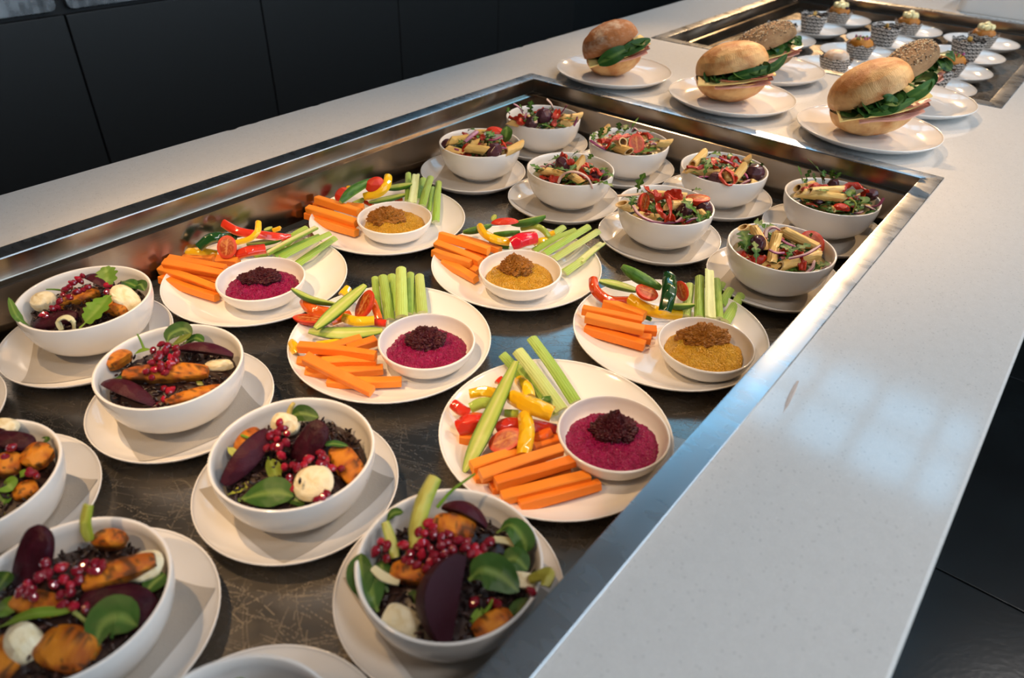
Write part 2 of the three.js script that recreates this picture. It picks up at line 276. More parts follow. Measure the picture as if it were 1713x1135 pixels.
// ---------- track spots under the ceiling (out of the picture) ----------
{
  const can = new THREE.LatheGeometry([[0, 0.1], [0.03, 0.1], [0.034, 0.095], [0.036, 0], [0.033, 0], [0.031, 0.09], [0, 0.092]].map((p) => new THREE.Vector2(...p)), 32), bulb = new THREE.SphereGeometry(0.024, 20, 14);
  LAMPS.forEach(([x, z, tx, tz, ang, k], i) => {
    const y = H - 0.16, o = base('track_spotlight', [x, y, z], 'dark metal ceiling spotlight aimed at the ' + ['beetroot salads', 'pasta salads', 'small cakes', 'round sandwich rolls', 'vegetable plates'][i], 'lamp'), d = V(tx - x, TOP - y, tz - z).normalize(), q = new THREE.Quaternion().setFromUnitVectors(V(0, -1, 0), d);
    const c = part('lamp_shade', can, M.shade, o); c.quaternion.copy(q); const bm = part('bulb', bulb, M.bulb, o); bm.position.copy(d).multiplyScalar(-0.03);
    part('lamp_stem', new THREE.CylinderGeometry(0.008, 0.008, 0.11, 10).translate(0, 0.108, 0), M.dark, o);
    const l = new THREE.SpotLight(new THREE.Color().setRGB(...LAMP_RGB), LAMP_CD * k, 0, ang, 0.6); l.position.set(x, y, z).addScaledVector(d, -0.02); l.target.position.set(tx, TOP, tz); l.shadow.radius = 1.3; l.castShadow = true; scene.add(l, l.target);
  });
}

PANELS.forEach(([x, z], i) => { const o = base('ceiling_light', [x, H - 0.02, z], 'square white ceiling light over the walkway, ' + ['nearest the room front', 'second from the front', 'third from the front'][i], 'light'); part('light_frame', mergeGeometries([box(-0.23, 0.23, 0, 0.02, -0.23, -0.205), box(-0.23, 0.23, 0, 0.02, 0.205, 0.23), box(-0.23, -0.205, 0, 0.02, -0.205, 0.205), box(0.205, 0.23, 0, 0.02, -0.205, 0.205)]), M.frame, o); part('diffuser', box(-0.205, 0.205, 0.004, 0.018, -0.205, 0.205), M.diffuser, o); });

// ---------- crockery ----------
const lathe = (p, n) => new THREE.LatheGeometry(p, n);
const plateIn = (q) => { const t = clamp((q - 0.66) / 0.34, 0, 1); return 0.0055 + 0.0145 * Math.pow(t, 1.75); };     // height of the eating surface at q = r / radius
function plateGeo(r) {
  const o = []; for (let i = 0; i <= 16; i++) { const q = i / 16 * 0.972; o.push([q * r, plateIn(q)]); }
  return lathe(spline([...o, [r * 0.985, 0.0198], [r * 0.997, 0.0201], [r, 0.0192], [r * 0.992, 0.0176], [r * 0.93, 0.0128], [r * 0.82, 0.0066], [r * 0.66, 0.0022], [r * 0.6, 0.0004], [r * 0.57, 0], [r * 0.55, 0.0012], [0, 0.002]], 90).reverse(), 72);
}
const bowlGeo = lathe(spline([[0, 0.003], [0.03, 0.003], [0.032, 0], [0.035, 0], [0.0372, 0.003], [0.047, 0.0078], [0.0578, 0.0168], [0.0648, 0.0295], [0.0688, 0.044], [0.0698, 0.0555], [0.069, 0.0571], [0.0672, 0.0568], [0.0655, 0.052], [0.0643, 0.044], [0.0603, 0.0305], [0.0535, 0.019], [0.043, 0.0108], [0.03, 0.0075], [0.015, 0.0068], [0, 0.0066]], 90), 80);
const dipGeo = lathe(spline([[0, 0.0022], [0.029, 0.0022], [0.031, 0], [0.0335, 0], [0.0355, 0.0022], [0.0445, 0.0075], [0.0508, 0.0155], [0.0543, 0.0255], [0.0546, 0.0277], [0.0536, 0.0287], [0.0522, 0.028], [0.0502, 0.021], [0.0462, 0.0135], [0.039, 0.0078], [0.028, 0.0055], [0, 0.005]], 80), 72);
const P24 = plateGeo(0.1165), P19 = plateGeo(0.0905), P20 = plateGeo(0.0945);
const PAN = TOP - 0.0905;
const plate = (g, x, y, z, label, group) => { const m = part(numbered('plate'), g, M.porcelain, scene); m.position.set(x, y, z); return tag(m, label, 'plate', group); };
function napkin(x, z, turn, where) {
  const n = 16, s = 0.122, g = new THREE.PlaneGeometry(s, s, n, n).rotateX(-Math.PI / 2).rotateY(turn), p = g.attributes.position;
  for (let i = 0; i < p.count; i++) p.setY(i, plateIn(Math.hypot(p.getX(i), p.getZ(i)) / 0.0905) + 0.0007);
  g.computeVertexNormals();
  const u = g.clone(); { const q = u.attributes.position; for (let i = 0; i < q.count; i++) q.setY(i, q.getY(i) - 0.0004); const ix = Array.from(u.index.array); for (let i = 0; i < ix.length; i += 3) [ix[i + 1], ix[i + 2]] = [ix[i + 2], ix[i + 1]]; u.setIndex(ix); u.computeVertexNormals(); }
  const m = part(numbered('napkin'), mergeGeometries([g, u]), M.napkin, scene); m.position.set(x, PAN, z); tag(m, 'square grey-beige paper napkin under the ' + where, 'napkin');
}
// ---------- kinds of food ----------
const G = { carrot: [[0.9, 0.22, 0.012], [0.86, 0.26, 0.025], [0.93, 0.28, 0.02]], green: [0.06, 0.16, 0.02], leafdark: [0.022, 0.075, 0.012], leaf: [0.07, 0.19, 0.02], rocket: [0.036, 0.115, 0.014], yellow: [0.85, 0.5, 0.012], red: [0.62, 0.035, 0.012], orange: [0.72, 0.12, 0.012], pepgreen: [0.012, 0.06, 0.012], lime: [0.36, 0.46, 0.07] };
const jit = (c, a = 0.12) => { const k = 1 + rr(-a, a); return [clamp(c[0] * k, 0, 1), clamp(c[1] * k * (1 + rr(-a, a) * 0.4), 0, 1), clamp(c[2] * k, 0, 1)]; };
const NUP = dir(0, 0.75, 0.6);
function carrot(D, A, B, what = '', o = {}) {
  const w = o.w ?? 0.011, h = o.h ?? 0.0105, c = jit(G.carrot[Math.floor(R() * 3)], 0.1), s = R() * 50, tp = rr(0.82, 1), a = V(A), b = V(B), m = a.clone().lerp(b, 0.5).add(V(rr(-1, 1), rr(-0.3, 0.6), rr(-1, 1)).multiplyScalar(0.0012));
  const g = loft({ pts: [a, m, b], n: NUP.clone().add(V(rr(-0.3, 0.3), 0, rr(-0.3, 0.3))), seg: 8, twist: rr(-0.2, 0.2), crease: 0.5, sec: (t) => { const k = lerp(1, tp, t); return slab(w * k, h * k, 0.1).map(([x, y], i) => { const q = 1 + 0.09 * (noise(t * 5 + s, i * 3.1, 1) - 0.5); return [x * q, y * q]; }); }, col: (t, k) => mix(c, [0.95, 0.36, 0.06], 0.25 * noise(t * 7 + s, k, 3)), cap: () => mix(c, [0.98, 0.4, 0.06], 0.4) });
  return add('carrot_stick', g, M.carrot, ('raw orange carrot stick ' + what).trim() + ' ' + D, 'carrot');
}
function celery(D, A, B, what = '', o = {}) {
  const w = o.w ?? 0.0135, r = w / 2, pale = o.pale ?? 0, a = V(A), b = V(B), m = a.clone().lerp(b, 0.5).add(V(0, o.sag ?? rr(-0.001, 0.003), 0)), n = (o.n ?? NUP).clone().add(V(rr(-0.25, 0.25), 0, rr(-0.25, 0.25)));
  const gr = jit([0.24, 0.42, 0.035], 0.15), pl = jit([0.6, 0.68, 0.26], 0.08), flip = o.in ? -1 : 1;
  const S = 15, g = loft({ pts: [a, m, b], n: n.multiplyScalar(flip), seg: 10, crease: 0.9, twist: rr(-0.25, 0.25), sec: (t) => { const out = [], k = lerp(1, 0.86, t); for (let i = 0; i <= S; i++) { const th = -1.25 + 2.5 * i / S, q = r * 1.05 * k * (1 + 0.035 * Math.cos(i * Math.PI)); out.push([-Math.sin(th) * q, Math.cos(th) * q - r * 0.5]); } for (let i = 5; i >= 0; i--) { const th = -0.95 + 1.9 * i / 5, q = r * 0.62 * k; out.push([-Math.sin(th) * q, Math.cos(th) * q * 0.75 - r * 0.55]); } return out; },
    col: (t, k) => k <= S ? mix(gr, pl, clamp(pale + 0.18 * (k & 1) + 0.25 * t, 0, 1)) : mix(pl, [0.75, 0.8, 0.5], 0.5), cap: (f, k) => mix(pl, [0.7, 0.75, 0.42], 0.5) });
  return add('celery_stick', g, M.veg, ('ribbed green celery stick ' + what).trim() + ' ' + D, 'celery');
}
function cucumber(D, P, what = '', o = {}) {
  const w = o.w ?? 0.0135, n = o.n ?? NUP, dep = o.d ?? 0.6, S = 8;
  const g = loft({ pts: P, n, seg: 16, crease: 0.6, sec: (t) => { const e = Math.pow(clamp(Math.sin(Math.PI * lerp(o.t0 ?? 0.06, o.t1 ?? 0.94, t)), 0.02, 1), 0.55), ww = w * e, out = []; for (let i = 0; i <= S; i++) { const th = Math.PI * (1 + i / S); out.push([Math.cos(th) * ww / 2, Math.sin(th) * ww * dep]); } for (let i = 1; i < 6; i++) { const u = 1 - i / 3; out.push([u * ww / 2, ww * 0.07 * (1 - u * u)]); } return out; },
    col: (t, k) => k > 0 && k < S ? mix([0.02, 0.085, 0.012], [0.07, 0.2, 0.02], noise(t * 9, k * 2, 4)) : (k === 0 || k === S) ? [0.13, 0.27, 0.03] : k === 11 ? mix([0.5, 0.55, 0.14], [0.66, 0.66, 0.28], noise(t * 34, 1, 2)) : [0.42, 0.52, 0.1], cap: () => [0.42, 0.52, 0.12] });
  return add('cucumber_spear', g, M.veg, ('cut cucumber spear ' + what).trim() + ' ' + D, 'cucumber');
}
function pepper(D, P, c, colour, what = '', o = {}) {
  const w = o.w ?? 0.012, th = o.th ?? 0.004, q = 6, cc = jit(c, 0.08), g = loft({ pts: P, n: o.n ?? NUP, seg: 14, crease: 0.9, twist: o.twist ?? rr(-0.3, 0.3), sec: (t) => { const k = lerp(0.72, 1, Math.pow(Math.sin(Math.PI * lerp(0.08, 0.92, t)), 0.5)); return cupped(w * k, th, w * (o.cup ?? 0.2), q); }, col: (t, k) => k > q ? cc : mix(cc, [0.8, 0.6, 0.25], 0.35), cap: () => mix(cc, [0.85, 0.6, 0.2], 0.45) });
  return add('pepper_strip', g, M.gloss, (colour + ' pepper strip ' + what).trim() + ' ' + D, 'pepper');
}
function tomato(D, C, face, ax, r, what, o = {}) {
  const el = o.el ?? 1.2, g = blob(C, [ax, face], [r * el, r * 0.8, r], { nz: 0.01, flat: o.flat ?? 0.12, w: 30, h: 22, crease: 0.6, col: (x, y, z) => { if (y < 0.05) return [0.6, 0.035, 0.012]; const q = Math.hypot(x, z), a = Math.abs(z); if (q > 0.86) return [0.62, 0.05, 0.02]; if (a < 0.09 && Math.abs(x) < 0.72) return [0.6, 0.22, 0.06]; if (q < 0.72) return mix([0.36, 0.045, 0.008], [0.52, 0.16, 0.025], smooth(0.5, 0.75, noise(x * 8 + 3, z * 8 + r * 900, 2))); return [0.55, 0.075, 0.02]; } });
  return add('tomato_half', g, M.tomato, what + ' ' + D, 'tomato');
}
function leaf(D, P, kind = 'spinach', what = '', o = {}) {
  const w = o.w ?? 0.014, c = jit(o.c ?? (kind === 'rocket' ? G.rocket : kind === 'coriander' ? [0.12, 0.26, 0.03] : G.leafdark), 0.2), seg = kind === 'spinach' ? 14 : 26, q = 6, ph = R() * 6, fold = o.fold ?? 0.22, wave = o.wave ?? 0.12;
  const half = (t) => kind === 'spinach' ? w / 2 * (t < 0.12 ? 0.12 : Math.pow(Math.sin(Math.PI * clamp((t - 0.1) / 0.9, 0, 1)), 0.62)) : kind === 'coriander' ? w / 2 * (t < 0.2 ? 0.08 : Math.pow(Math.sin(Math.PI * clamp((t - 0.16) / 0.86, 0, 1)), 0.5) * (0.66 + 0.34 * Math.abs(Math.sin(t * 17)))) : w / 2 * (0.16 + (t > 0.22 ? Math.pow(Math.sin(Math.PI * clamp((t - 0.2) / 0.82, 0, 1)), 0.6) * (0.2 + 0.8 * Math.pow(Math.abs(Math.sin(t * 12.5 + ph * 0.1)), 1.6)) : 0));
  const g = loft({ pts: P, n: o.n ?? NUP, seg, closed: false, crease: 1.2, twist: o.twist ?? rr(-0.5, 0.5), sec: (t) => { const h = half(t), out = []; for (let i = 0; i <= q; i++) { const u = 1 - i / q * 2; out.push([u * h, Math.abs(u) * h * fold + w * wave * (noise(t * 4 + ph, u * 2 + 5, ph) - 0.5) * Math.abs(u)]); } return out; }, col: (t, k) => mix(c, [0.25, 0.36, 0.08], (k === 3 ? 0.55 : 0.12 * noise(t * 12, k, ph)) + (t < 0.14 ? 0.4 : 0)) });
  const nm = { spinach: 'spinach_leaf', rocket: 'rocket_leaf', coriander: 'coriander_leaf' }[kind];
  return add(nm, g, M.leaf, (what || { spinach: 'dark green spinach leaf', rocket: 'lobed green rocket leaf', coriander: 'bright green lobed coriander leaf' }[kind]) + ' ' + D, 'leaf', what ? undefined : kind + ' leaves ' + D);
}
function stem(D, P, what, c = [0.16, 0.3, 0.03], r = 0.0014) {
  const g = loft({ pts: P, seg: 12, sec: (t) => { const k = r * lerp(1, 0.6, t), o = []; for (let i = 0; i < 7; i++) o.push([Math.cos(i / 7 * 6.283) * k, Math.sin(i / 7 * 6.283) * k]); return o; }, col: () => c, crease: 1.5 });
  return add('leaf_stem', g, M.veg, what + ' ' + D, 'stem');
}
function strip(D, name, P, what, cat, c, o = {}) {                      // a thin flat ribbon of food: onion, shredded pepper
  const w = o.w ?? 0.006, th = o.th ?? 0.0016, c2 = o.c2 ?? c, wob = o.wob ?? 0, s = R() * 40, g = loft({ pts: P, n: o.n ?? NUP, seg: o.seg ?? 16, crease: 0.9, twist: o.twist ?? rr(-0.4, 0.4), sec: (t) => { const k = w * lerp(0.6, 1, Math.pow(Math.sin(Math.PI * lerp(0.1, 0.9, t)), 0.6)) * (1 + wob * 2 * (noise(t * 6 + s, 1, 2) - 0.5)); return cupped(k, th, w * (o.cup ?? 0.12), 4).map(([x, y]) => [x, y + wob * w * (noise(t * 5 + s, x * 300, 7) - 0.5)]); }, col: (t, k) => (k < 1 || k === 4 || k === 5 || k === 9) ? c2 : mix(c, c2, 0.25 * noise(t * 8 + s, k, 2)) });
  return add(name, g, o.mat ?? M.veg, what + ' ' + D, cat, o.group);
}
const onion = (D, P, what = 'thin purple-edged red onion strip', o = {}) => strip(D, 'onion_strip', P, what, 'onion', o.c ?? [0.62, 0.42, 0.4], { c2: [0.2, 0.02, 0.09], w: 0.0042, ...o, group: what.startsWith('thin') ? 'red onion strips ' + D : undefined });
const roast = (D, P, o = {}) => strip(D, 'roasted_pepper', P, o.what ?? 'soft red roasted pepper strip', 'pepper', jit([0.42, 0.026, 0.009], 0.15), { w: 0.008, th: 0.0024, wob: 0.8, mat: M.tomato, group: o.what ? undefined : 'roasted pepper strips ' + D, ...o });
function penne(D, A, B, o = {}) {
  const r = o.r ?? 0.0056, a = V(A), b = V(B), S = 28, cut = o.cut ?? 0.9, c = jit([0.75, 0.5, 0.17], 0.1), ins = mix(c, [0.5, 0.28, 0.08], 0.4), seg = 8, bend = V(rr(-1, 1), rr(-1, 1), rr(-1, 1)).multiplyScalar(0.0008);
  const mk = (rad, ridge, inward) => loft({ pts: [a, a.clone().lerp(b, 0.5).add(bend), b], n: o.n ?? NUP, seg, closed: false, crease: 1.0, sec: () => { const out = []; for (let i = 0; i <= S; i++) { const th = (inward ? -1 : 1) * i / S * 6.28318, q = rad * (1 + (ridge ? 0.045 * Math.cos(i * Math.PI) : 0)); out.push([Math.cos(th) * q, Math.sin(th) * q, Math.sin(th) * q * cut]); } return out; }, col: () => inward ? ins : c });
  const outer = mk(r, true, false), inner = mk(r * 0.76, false, true), ring = [];
  for (const t of [0, 1]) { const p0 = t ? b : a, T = b.clone().sub(a).normalize(), N = (o.n ?? NUP).clone().addScaledVector(T, -(o.n ?? NUP).dot(T)).normalize(), B2 = new THREE.Vector3().crossVectors(T, N), pos = [], cl = [], uv = [], ix = []; for (let i = 0; i <= S; i++) { const th = i / S * 6.28318; for (const q of [r, r * 0.76]) { const x = Math.cos(th) * q, y = Math.sin(th) * q; pos.push(p0.x + B2.x * x + N.x * y + T.x * y * cut, p0.y + B2.y * x + N.y * y + T.y * y * cut, p0.z + B2.z * x + N.z * y + T.z * y * cut); cl.push(...mix(c, W1, 0.15)); uv.push(0, 0); } if (i) { const e = (i - 1) * 2; t ? ix.push(e, e + 2, e + 1, e + 1, e + 2, e + 3) : ix.push(e, e + 1, e + 2, e + 1, e + 3, e + 2); } } ring.push(finish(pos, cl, uv, ix, 1)); }
  return add('penne', mergeGeometries([outer, inner, ...ring]), M.pasta, (o.what ?? 'ridged pale yellow penne tube') + ' ' + D, 'pasta', o.what ? undefined : 'penne ' + D);
}
function olive(D, C, r, what, ax = dir(rr(-1, 1), rr(-0.5, 1), rr(-0.5, 0.5)), el = 1.2) {
  const c = jit([0.055, 0.018, 0.026], 0.25);
  return add('olive', blob(C, [dir(0.3, -0.5, 0.8), ax], [r, r * el, r], { nz: 0.03, fr: 2, w: 22, h: 18, seed: R() * 50, col: (x, y, z) => Math.hypot(x, z) < 0.2 && y > 0 ? [0.012, 0.006, 0.006] : mix(c, [0.13, 0.05, 0.06], 0.5 * noise(x * 2 + 4, y * 2 + 4, z * 2 + 4)) }), M.olive, what + ' ' + D, 'olive');
}
const arilGeo = [0, 1, 2].map((i) => { const g = blob([0, 0, 0], [V(1, 0, 0), V(0, 1, 0)], [0.0028, 0.0039, 0.003], { nz: 0.12, fr: 1.6, seed: i * 9, w: 10, h: 8, crease: 1.6 }); const p = g.attributes.position; for (let k = 0; k < p.count; k++) { const y = p.getY(k), s = y < 0 ? 1 + y * 90 : 1; p.setX(k, p.getX(k) * s); p.setZ(k, p.getZ(k) * s); } g.computeVertexNormals(); return g; });
function arils(D, group, list) {
  for (const p of list) {
    const m = part(numbered('pomegranate_seed'), arilGeo[Math.floor(R() * 3)], R() < 0.3 ? M.aril_bright : M.aril, scene); m.position.set(p[0] + rr(-0.0008, 0.0008), p[1], p[2] + rr(-0.0008, 0.0008)); m.rotation.set(rr(0, 3.1), rr(0, 6.3), rr(0, 3.1)); m.scale.setScalar(rr(1.05, 1.35));
    tag(m, 'glossy dark red pomegranate seed ' + D, 'pomegranate', 'pomegranate seeds ' + D);
  }
}
function beetWedge(D, A, B, out, r, ang, what) {
  const c = [0.03, 0.0025, 0.009], sk = [0.062, 0.006, 0.016], q = 8, g = loft({ pts: [V(A), V(B)], n: out, seg: 16, crease: 0.5, sec: (t) => { const p = r * Math.pow(clamp(Math.sin(Math.PI * lerp(0.05, 0.95, t)), 0.03, 1), 0.6), o = [[0, 0]]; for (let i = 0; i <= q; i++) { const th = ang * (0.5 - i / q); o.push([Math.sin(th) * p, Math.cos(th) * p]); } return o; }, col: (t, k) => mix(k > 1 && k < q + 1 ? sk : c, [0.02, 0.002, 0.008], 0.5 * noise(t * 9, k * 0.9, r * 900)) });
  return add('beetroot_wedge', g, M.beet, what + ' ' + D, 'beetroot');
}
const beetSlab = (D, C, ax, n, rad, what) => add('beetroot_slice', blob(C, [ax, n], [rad[0], rad[2], rad[1]], { nz: 0.07, fr: 1.6, pow: 0.72, seed: R() * 40, w: 26, h: 16, crease: 0.7, col: (x, y, z) => mix([0.05, 0.004, 0.013], [0.02, 0.002, 0.007], noise(x * 5 + 7, y * 3 + 7, z * 5 + 7)) }), M.beet, what + ' ' + D, 'beetroot');
function pumpkin(D, A, B, w, h, what, o = {}) {
  const s = R() * 60, q = 16, a = V(A), b = V(B), L = a.distanceTo(b), g = loft({ pts: [a, a.clone().lerp(b, 0.5).add(V(0, 0.001, 0)), b], n: o.n ?? NUP, seg: 22, crease: 1.0, twist: rr(-0.2, 0.2), sec: (t) => { const e = Math.pow(Math.sin(Math.PI * lerp(0.04, 0.96, t)), 0.28), out = []; for (let i = 0; i < q * 2; i++) { const th = i / (q * 2) * 6.28318, sp = (x) => Math.sign(x) * Math.pow(Math.abs(x), 0.42), k = e * (1 + 0.13 * (fbm(t * L * 110 + s, Math.cos(th) * w * 60 + 4, Math.sin(th) * h * 60 + 4) - 0.5)); out.push([sp(Math.cos(th)) * w / 2 * k, sp(Math.sin(th)) * h / 2 * k]); } return out; },
    col: (t, k, m, x, y) => { const n1 = fbm(t * L * 120 + s, x * 120 + 9, y * 120 + 9, 3), n2 = noise(t * L * 330 + s, x * 330 + 30, y * 330 + 30), c = mix([0.66, 0.23, 0.014], [0.42, 0.1, 0.008], smooth(0.35, 0.6, n1)); return n2 > 0.72 || n1 > 0.66 ? mix(c, [0.05, 0.022, 0.006], 0.8) : c; } });
  return add('roast_pumpkin', g, M.pumpkin, what + ' ' + D, 'pumpkin');
}
const mozz = (D, C, ax, n, rad, what, o = {}) => add('mozzarella_piece', blob(C, [ax, n], [rad[0], rad[2], rad[1]], { nz: o.nz ?? 0.07, fr: 1.8, flat: 1, pow: o.pow ?? 0.8, seed: R() * 40, w: 22, h: 14, crease: 1, col: (x, y, z) => mix([0.8, 0.72, 0.5], [0.72, 0.6, 0.34], smooth(0.5, 0.8, noise(x * 4 + 9, y * 4 + 3, z * 4 + 5))) }), M.cheese, what + ' ' + D, 'mozzarella');

// ---------- plates, bowls, napkins ----------
const BOWLS = {
  B1: [-0.795, -0.24, -0.786, -0.226, -0.5, 'coriander-topped beetroot salad bowl'], B2: [-0.611, -0.236, -0.607, -0.236, -0.2, 'beetroot bowl with long pumpkin slab'], B3: [-0.421, -0.24, -0.426, -0.241, 0, 'beetroot bowl with mozzarella disc'],
  B4: [-0.24, -0.244, -0.2455, -0.249, -0.2, 'beetroot bowl at the front rim'], B5: [-0.424, -0.049, -0.426, -0.055, 0.3, 'beetroot bowl cut off bottom-left'], B6: [-0.596, -0.049, -0.607, -0.052, 0.3, 'beetroot bowl cut off at left-edge'], B7: [-0.24, -0.055, -0.2455, -0.067, 0.1, 'bowl cut off at the bottom'],
  P1: [-0.787, -0.908, -0.786, -0.889, 0.5, 'pasta bowl behind the far dip'], P2: [-0.788, -1.09, -0.786, -1.0805, 0.3, 'pasta bowl in the well corner'], P3: [-0.606, -0.92, -0.605, -0.905, 0, 'pasta bowl with pale onion arc'], P4: [-0.601, -1.091, -0.605, -1.086, 0.2, 'pasta bowl with upright halved tomato'],
  P5: [-0.423, -1.095, -0.424, -1.085, 0.2, 'pasta bowl with red pepper loop'], P6: [-0.425, -0.905, -0.424, -0.896, 0.15, 'pasta bowl with rim-top tomato'], P7: [-0.25, -1.105, -0.2449, -1.085, 0.1, 'pasta bowl with rocket sprigs'], P8: [-0.245, -0.893, -0.2449, -0.894, 0.1, 'pasta bowl with upright penne'],
};
for (const [k, [x, z, px, pz, t, w]] of Object.entries(BOWLS)) {
  plate(P19, px, PAN, pz, 'small white plate under the ' + w);
  napkin(px, pz, t, w);
  const m = part(numbered('salad_bowl'), bowlGeo, M.porcelain, scene); m.position.set(x, PAN + 0.0068, z); tag(m, 'white porcelain ' + w, 'bowl');
}
plate(P19, -0.786, PAN, -0.043, 'white plate sliver at the left picture edge');
const DISH = {
  C1: [-0.76, -0.432, [-.7288, .843, -.4197], 'magenta dip plate by left wall', 0], C2: [-0.76, -0.665, [-.7305, .843, -.6516], 'farthest yellow dip plate', 1], C3: [-0.527, -0.451, [-.4779, .843, -.4609], 'middle magenta dip plate', 0],
  C4: [-0.526, -0.684, [-.4975, .843, -.6551], 'middle yellow dip plate', 1], C5: [-0.289, -0.683, [-.2348, .843, -.665], 'yellow dip plate by front rim', 1], C6: [-0.289, -0.45, [-.2362, .843, -.471], 'magenta dip plate by front rim', 0],
};
for (const [k, [x, z, d, w, yellow]] of Object.entries(DISH)) {
  plate(P24, x, PAN, z, 'large white plate, ' + w);
  const b = part(numbered('dip_bowl'), dipGeo, M.porcelain, scene), dx = d[0], dz = d[2]; b.position.set(dx, PAN + 0.0058, dz); tag(b, 'small white dip bowl on ' + w, 'bowl');
  // the dip: a spooned, uneven surface filling the bowl
  const n = 150, rings = 48, pos = [], cl = [], uv = [], ix = [], s = dx * 37 + dz * 91 + 300, y0 = PAN + 0.0058, rad = yellow ? 0.0445 : 0.0465, ox = yellow ? -0.001 : 0;
  for (let j = 0; j <= rings; j++) for (let i = 0; i <= n; i++) {
    const a = i / n * 6.28318, q = j / rings, wob = yellow ? 1 + 0.1 * (noise(Math.cos(a) * 1.6 + s, Math.sin(a) * 1.6, 3) - 0.6) : 1 + 0.05 * (noise(Math.cos(a) * 4 + s, Math.sin(a) * 4, 3) - 0.5), r = q * rad * wob, X = Math.cos(a) * r, Z = Math.sin(a) * r;
    const sw = 0.0018 * Math.sin(q * 15 + 2 * Math.sin(a + s)) * (1 - q), h = (yellow ? 0.0245 : 0.0215) - 0.0105 * Math.pow(q, 5) + (yellow ? 0.006 : 0.003) * (fbm(X * 70 + s, Z * 70, 1, 3) - 0.5) + (yellow ? 0.0012 : 0.0034) * (noise(X * 460 + s, Z * 460, 2) - 0.5) + (yellow ? 0.0045 : 0.002) * (noise(X * 110 + s, Z * 110, 6) - 0.5) + sw;
    pos.push(dx + X + ox, y0 + (j === rings ? 0.0125 : h), dz + Z); uv.push(X * 8, Z * 8); cl.push(...(yellow ? mix([0.66, 0.32, 0.022], [0.72, 0.4, 0.04], noise(X * 160 + s, Z * 160, 5)) : mix([0.26, 0.004, 0.055], [0.4, 0.012, 0.1], noise(X * 300 + s, Z * 300, 5))));
    if (j && i) { const e = j * (n + 1) + i, f = e - n - 1; ix.push(f - 1, f, e - 1, f, e, e - 1); }
  }
  add('dip', finish(pos, cl, uv, ix, 1.4), M.hummus, (yellow ? 'smooth mustard yellow dip' : 'grainy magenta beetroot dip') + ' on the ' + w, 'dip');
}
function topping(C, ra, rb, h, yellow, w, seed, peak) {
  const hot = yellow ? [0.25, 0.085, 0.008] : [0.04, 0.003, 0.007], hot2 = yellow ? [0.4, 0.16, 0.015] : [0.085, 0.006, 0.014];
  const g = blob(C, [dir(1, 0.05, 0.1), V(0, 1, 0)], [ra, h, rb], { nz: 0, w: 110, h: 76, crease: 1.1, col: (x, y, z) => mix(hot, hot2, fbm(x * 5 + seed, y * 5, z * 5 + 3)) }), p = g.attributes.position, c = V(C);
  for (let i = 0; i < p.count; i++) { const d = V(p.getX(i), p.getY(i), p.getZ(i)).sub(c), u = d.clone().normalize(), k = 1 + 0.55 * (fbm(u.x * 2.2 + seed, u.y * 2.2 + 4, u.z * 2.2, 4) - 0.5) + 0.42 * (fbm(u.x * 7 + seed, u.y * 7, u.z * 7, 3) - 0.5) + 0.16 * (noise(u.x * 26 + seed, u.y * 26, u.z * 26) - 0.5) + (peak ?? 0) * Math.pow(Math.max(0, u.y), 14); p.setXYZ(i, c.x + d.x * k, c.y + d.y * k, c.z + d.z * k); }
  g.computeVertexNormals();
  add('relish', toCreasedNormals(g, 1.2), M.relish, (yellow ? 'lumpy brown spiced relish heaped on ' : 'dark beetroot relish heaped on ') + w, 'relish');
}
topping([-.7363, .838, -.4221], 0.026, 0.014, 0.0125, 0, DISH.C1[3], 3); topping([-.7415, .839, -.6454], 0.0265, 0.0175, 0.017, 1, DISH.C2[3], 17); topping([-.483, .838, -.4657], 0.022, 0.016, 0.0165, 0, DISH.C3[3], 29);
topping([-.507, .839, -.6578], 0.0225, 0.018, 0.0175, 1, DISH.C4[3], 41); topping([-.2446, .839, -.6774], 0.0285, 0.0175, 0.0165, 1, DISH.C5[3], 57); topping([-.239, .838, -.4763], 0.0205, 0.0165, 0.0165, 0, DISH.C6[3], 63, 0.5);

